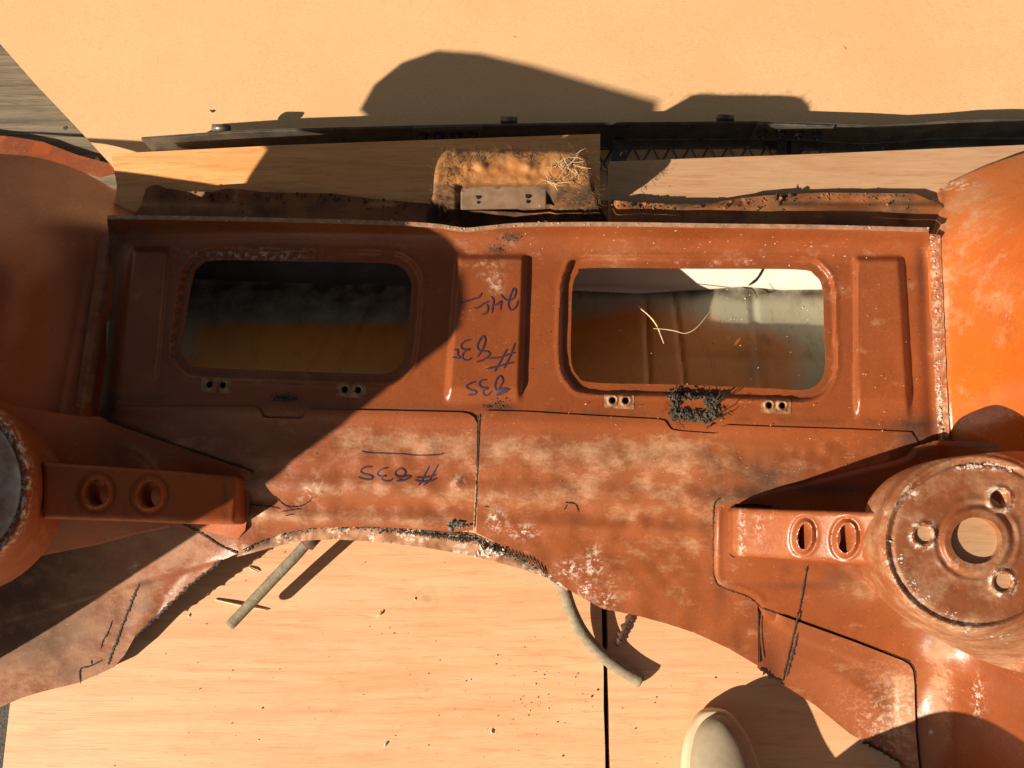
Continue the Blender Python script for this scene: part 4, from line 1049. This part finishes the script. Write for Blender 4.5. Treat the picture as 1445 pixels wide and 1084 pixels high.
for u in (310, 718, 1025):                                     # rolled hinge barrels
    c = rail_at(u) + Vector((0, .011, -.004))
    v, f = tube_vf([c - Vector((.0115, 0, 0)), c + Vector((.0115, 0, 0))], .0052, 14)
    link('hinge_barrel', v, f, M['worn_steel'], fr, True)
    e = c + Vector((.01162, 0, 0)); v, f = tube_vf([e, e + Vector((.0002, 0, 0))], .0036, 12); link('barrel_bore', v, f, M['hole_dark'], fr, False)
for ua, ub, bolts in ((583, 682, (595, 618, 643, 666)), (1068, 1176, (1080, 1105, 1131, 1158))):
    a, b_ = rail_at(ua), rail_at(ub)
    F3 = Vector((0, -.0045, 0))
    pts = [a + F3 + Vector((0, 0, .0015)), b_ + F3 + Vector((0, 0, .0015)), b_ + F3 + Vector((0, 0, -.038)), a + F3 + Vector((0, 0, -.038))]
    v = [list(p) for p in pts] + [list(p + Vector((0, .004, 0))) for p in pts]
    f = [[0, 3, 2, 1], [4, 5, 6, 7], [0, 1, 5, 4], [1, 2, 6, 5], [2, 3, 7, 6], [3, 0, 4, 7]]
    sp = bevel(link('splice_plate', v, f, M['black_steel'], fr, False), .0008, 1)
    # worn top edge of the splice
    v, f = tube_vf([a + F3 + Vector((0, .003, .0022)), b_ + F3 + Vector((0, .003, .0022))], .0013, 6); link('worn_edge', v, f, M['worn_steel'], sp, False)
    for ub_ in bolts:
        c = rail_at(ub_) + Vector((0, -.0045, -.013))
        v1 = tube_vf([c, c + Vector((0, -.0018, 0))], .0078, 18)
        v2 = tube_vf([c + Vector((0, -.0018, 0)), c + Vector((0, -.0075, 0))], .0060, 6)
        v3 = tube_vf([c + Vector((0, -.0075, 0)), c + Vector((0, -.0125, 0))], .0035, 10)
        link('bolt', *merge([v1, v2, v3]), M['zinc'], fr, False)
for u, w_, dz in ((873, 18, 0), (1104, 13, 0), (1123, 13, 0)):
    a = P(u - w_ / 2, 196, .012); b_ = P(u + w_ / 2, 196, .012); c = P(u + w_ / 2, 250, .012); d = P(u - w_ / 2, 250, .012)
    link('mesh_post', *prism_vf([d, c, b_, a], .006), M['black_steel'], fr, False)
parts = []
for k in range(16):                                            # diamond mesh strands
    u = 838 + k * 27
    for s in (1, -1):
        a = P(u, 207, .004); b_ = P(u + s * 30, 262, .004); m = a.lerp(b_, .5)
        parts.append(tube_vf([a + Vector((0, 0, .0015 * s)), m, b_ + Vector((0, 0, .0015 * s))], .0013, 5))
v, f = merge(parts); link('diamond_mesh', v, f, M['black_steel'], fr, False)

# --- weathered grey board at the upper left
bp = [P(-260, -190, -.0235), P(-330, -60, -.0235), P(-230, 300, -.0235), P(160, 300, -.0235), P(215, 290, -.0235), P(178, 240, -.0235), P(60, 100, -.0235), P(-100, -90, -.0235)]
v, f = prism_vf(bp, .006)
gb = tag(link('weathered_board', v, f, M['grey_wood'], None, False), 'weathered grey wooden board in the upper left corner', 'board')
bevel(gb, .002, 2)
for u, v_ in ((139, 227), (92, 181)):
    c = P(u, v_, -.0235); vv, ff = tube_vf([c - Vector((0, 0, .006)), c + Vector((0, 0, .0008 if u < 100 else .004))], .0032 if u > 100 else .0028, 12)
    link('nail_head', vv, ff, M['worn_steel' if u < 100 else 'flake'], gb, False)

# --- person: only the shoe shows; trouser leg rises out of the picture
TT = P(1012, 1007, .026)
pers = root('person', (TT.x, TT.y - .2, 0), 'person standing at the lower edge, only a beige suede shoe toe showing', 'person')
yaw = R(4)
def loc(s, x, z):                                              # s back from the toe, x to the right
    return [TT.x + x * math.cos(yaw) + s * math.sin(yaw) * .6, TT.y - s * math.cos(yaw), z]
SL = [0.0, .004, .012, .026, .05, .08, .11, .15, .19, .23, .26, .28, .288]
HWL = [.007, .016, .027, .0365, .044, .0475, .048, .044, .038, .035, .032, .022, .0]
HWR = [.006, .014, .024, .034, .043, .0475, .0485, .045, .038, .034, .031, .022, .0]
TOPZ = [.040, .050, .056, .062, .068, .072, .078, .092, .105, .11, .11, .10, .09]
def loft(extra, z0, tops, dome, ns=15):
    V_, F_ = [], []
    for s, a, b_, t in zip(SL, HWL, HWR, tops):
        s2 = s + (-.004 if s < .01 else 0) * (extra > 0)
        ea = extra if 0 < s < .288 else (extra * .6)
        for k in range(ns):
            th = math.pi * k / (ns - 1)
            cx = math.cos(th); sx = math.sin(th)
            xx = -(a + ea) * cx if cx > 0 else -(b_ + ea) * cx
            zz = z0 + (t - z0) * (abs(sx) ** dome)
            V_.append(loc(s2, xx, zz))
    n = len(SL)
    for i in range(n - 1):
        for k in range(ns - 1):
            F_.append([i * ns + k, i * ns + k + 1, (i + 1) * ns + k + 1, (i + 1) * ns + k])
        F_.append([i * ns + ns - 1, i * ns, (i + 1) * ns, (i + 1) * ns + ns - 1])
    F_.append(list(range(ns))[::-1])
    return V_, F_
HWL = [x * .95 for x in HWL]; HWR = [x * .95 for x in HWR]
v, f = loft(-.0015, .020, TOPZ, .62)
shoe = link('shoe', v, f, M['shoe'], pers)
ss_ = shoe.modifiers.new('sub', 'SUBSURF'); ss_.levels = 2; ss_.render_levels = 2
v, f = loft(.0055, .001, [.029] * 13, .18, 17)
sole = link('sole', v, f, M['sole'], shoe)
s3 = sole.modifiers.new('sub', 'SUBSURF'); s3.levels = 1; s3.render_levels = 2
# leg: ankle to thigh
an = loc(.200, 0, .085)
rings = [(0, 0, .085, .050), (0, .0, .14, .056), (0.0, -.01, .24, .064), (.0, -.03, .38, .070), (.0, -.05, .50, .074), (-.01, -.08, .62, .082), (-.03, -.13, .82, .098)]
legv, legf = tube_vf([(an[0] + a, an[1] + b_, c) for a, b_, c, d in rings], [d for *_, d in rings], 20)
leg = link('trouser_leg', legv, legf, M['trouser'], pers)

# --- straw stalks over the right opening, splinters and crumbs
def stalk(pts, r, label, mat='straw', name='straw_stalk'):
    p = cr(pts, 6, False); v, f = tube_vf(p, np.interp(np.arange(len(p)), [0, len(p) * .35, len(p) - 1], [r * .5, r, r * .4]), 6)
    return tag(link(name, v, f, M[mat]), label, 'straw' if 'straw' in name else 'splinter')
Kx = lambda x, y, z: W(800 + x / 3.803, 360 + y / 3.803, z)
stalk([Kx(380, 275, .095), Kx(440, 325, .105), Kx(480, 375, .112), Kx(505, 435, .118), Kx(520, 475, .120)], .0011, 'short pale straw stalk crossing another inside the right opening')
stalk([Kx(465, 395, .117), Kx(520, 398, .117), Kx(580, 407, .116), Kx(635, 420, .113), Kx(690, 395, .112), Kx(740, 340, .110), Kx(778, 292, .106)], .0008, 'long curved thin straw inside the right opening')
def spl(a, b_, r, label, z=.0015):
    m = ((a[0] + b_[0]) / 2 + 1, (a[1] + b_[1]) / 2 + 1)
    stalk([W(*a, z), W(*m, z + .001), W(*b_, z)], r, label, 'straw', 'wood_splinter')
spl((303, 846), (378, 861), .0016, 'long pale wood splinter lying under the straight hose')
spl((350, 800), (365, 807), .0012, 'short pale splinter on the plywood above the straight hose end')
spl((531, 870), (539, 862), .0013, 'small white splinter on the plywood right of the straight hose')
r_ = np.random.default_rng(33)
pd, pp_, pb = [], [], []
for k in range(330):
    u, v_ = (r_.uniform(150, 1150), r_.uniform(770, 1084)) if k % 3 else (r_.normal(760, 60), r_.normal(980, 45))
    s = float(np.exp(r_.normal(-7.45, .55)))
    (pd if r_.random() < .62 else pp_).append(crumb_vf(W(u, v_, 0.0002), min(s, .003), r_))
for k in range(240):
    u, v_ = r_.uniform(200, 1300), r_.uniform(330, 720)
    inn = min(float(sdp(LWIN, np.array([u]), np.array([v_]))[0]), float(sdp(RWIN, np.array([u]), np.array([v_]))[0]))
    if inn < 3: continue
    pb.append(crumb_vf(W(u, v_, float(lowp_z(np.array([u]), np.array([v_]))[0])), float(np.exp(r_.normal(-7.7, .4))), r_))
tag(link('dark_crumbs', *merge(pd), M['crumb_dark'], None, False), 'scattered dark crumbs of dirt on the plywood', 'crumbs', None, 'stuff')
tag(link('pale_crumbs', *merge(pp_), M['flake'], None, False), 'scattered pale paint crumbs on the plywood', 'crumbs', None, 'stuff')
tag(link('dirt_specks', *merge(pb), M['crumb_dark'], body, False), None, None, None, 'stuff')
parts = []
for x, y, n, sp_ in ((720, 335, 70, 7), (702, 352, 50, 7), (705, 573, 50, 10), (690, 574, 20, 5), (995, 335, 14, 5), (1015, 590, 5, 4)):
    for _ in range(n):
        u, v_ = x + r_.normal(0, sp_), y + r_.normal(0, sp_ * .5)
        parts.append(crumb_vf(W(u, v_, float(panel_z(np.array([u]), np.array([v_]))[0]) + .0005), r_.uniform(.0003, .0011), r_))
tag(link('dirt_clod', *merge(parts), M['crumb_dark'], body, False), None, None, None, 'stuff')
# bits lying in the pan under the right opening
parts = []
for k in range(90):
    u, v_ = r_.uniform(830, 1160), r_.uniform(405, 540)
    parts.append(crumb_vf(W(u, v_, float(pan_z(np.array([u]), np.array([v_]))[0])), r_.uniform(.0004, .0014), r_))
tag(link('pan_crumbs', *merge(parts), M['flake'], body, False), None, None, None, 'stuff')
# scuffs on the cardboard
card = bpy.data.objects['cardboard_sheet']
def cz(u, v):
    p = W(u, v, 0.0); return card_z(p[..., 0], p[..., 1])
for i, (pth, w_) in enumerate((([(296, 155), (299, 157), (303, 156)], 4.5), ([(1190, 64), (1194, 70)], 1.8), ([(724, 51), (728, 53)], 1.6))):
    link('scuff', *ribbon_vf(pth, w_, cz, .0006, .5, 300 + i, 1.5), M['crumb_dark'] if i == 0 else M['scuff'], card, False)
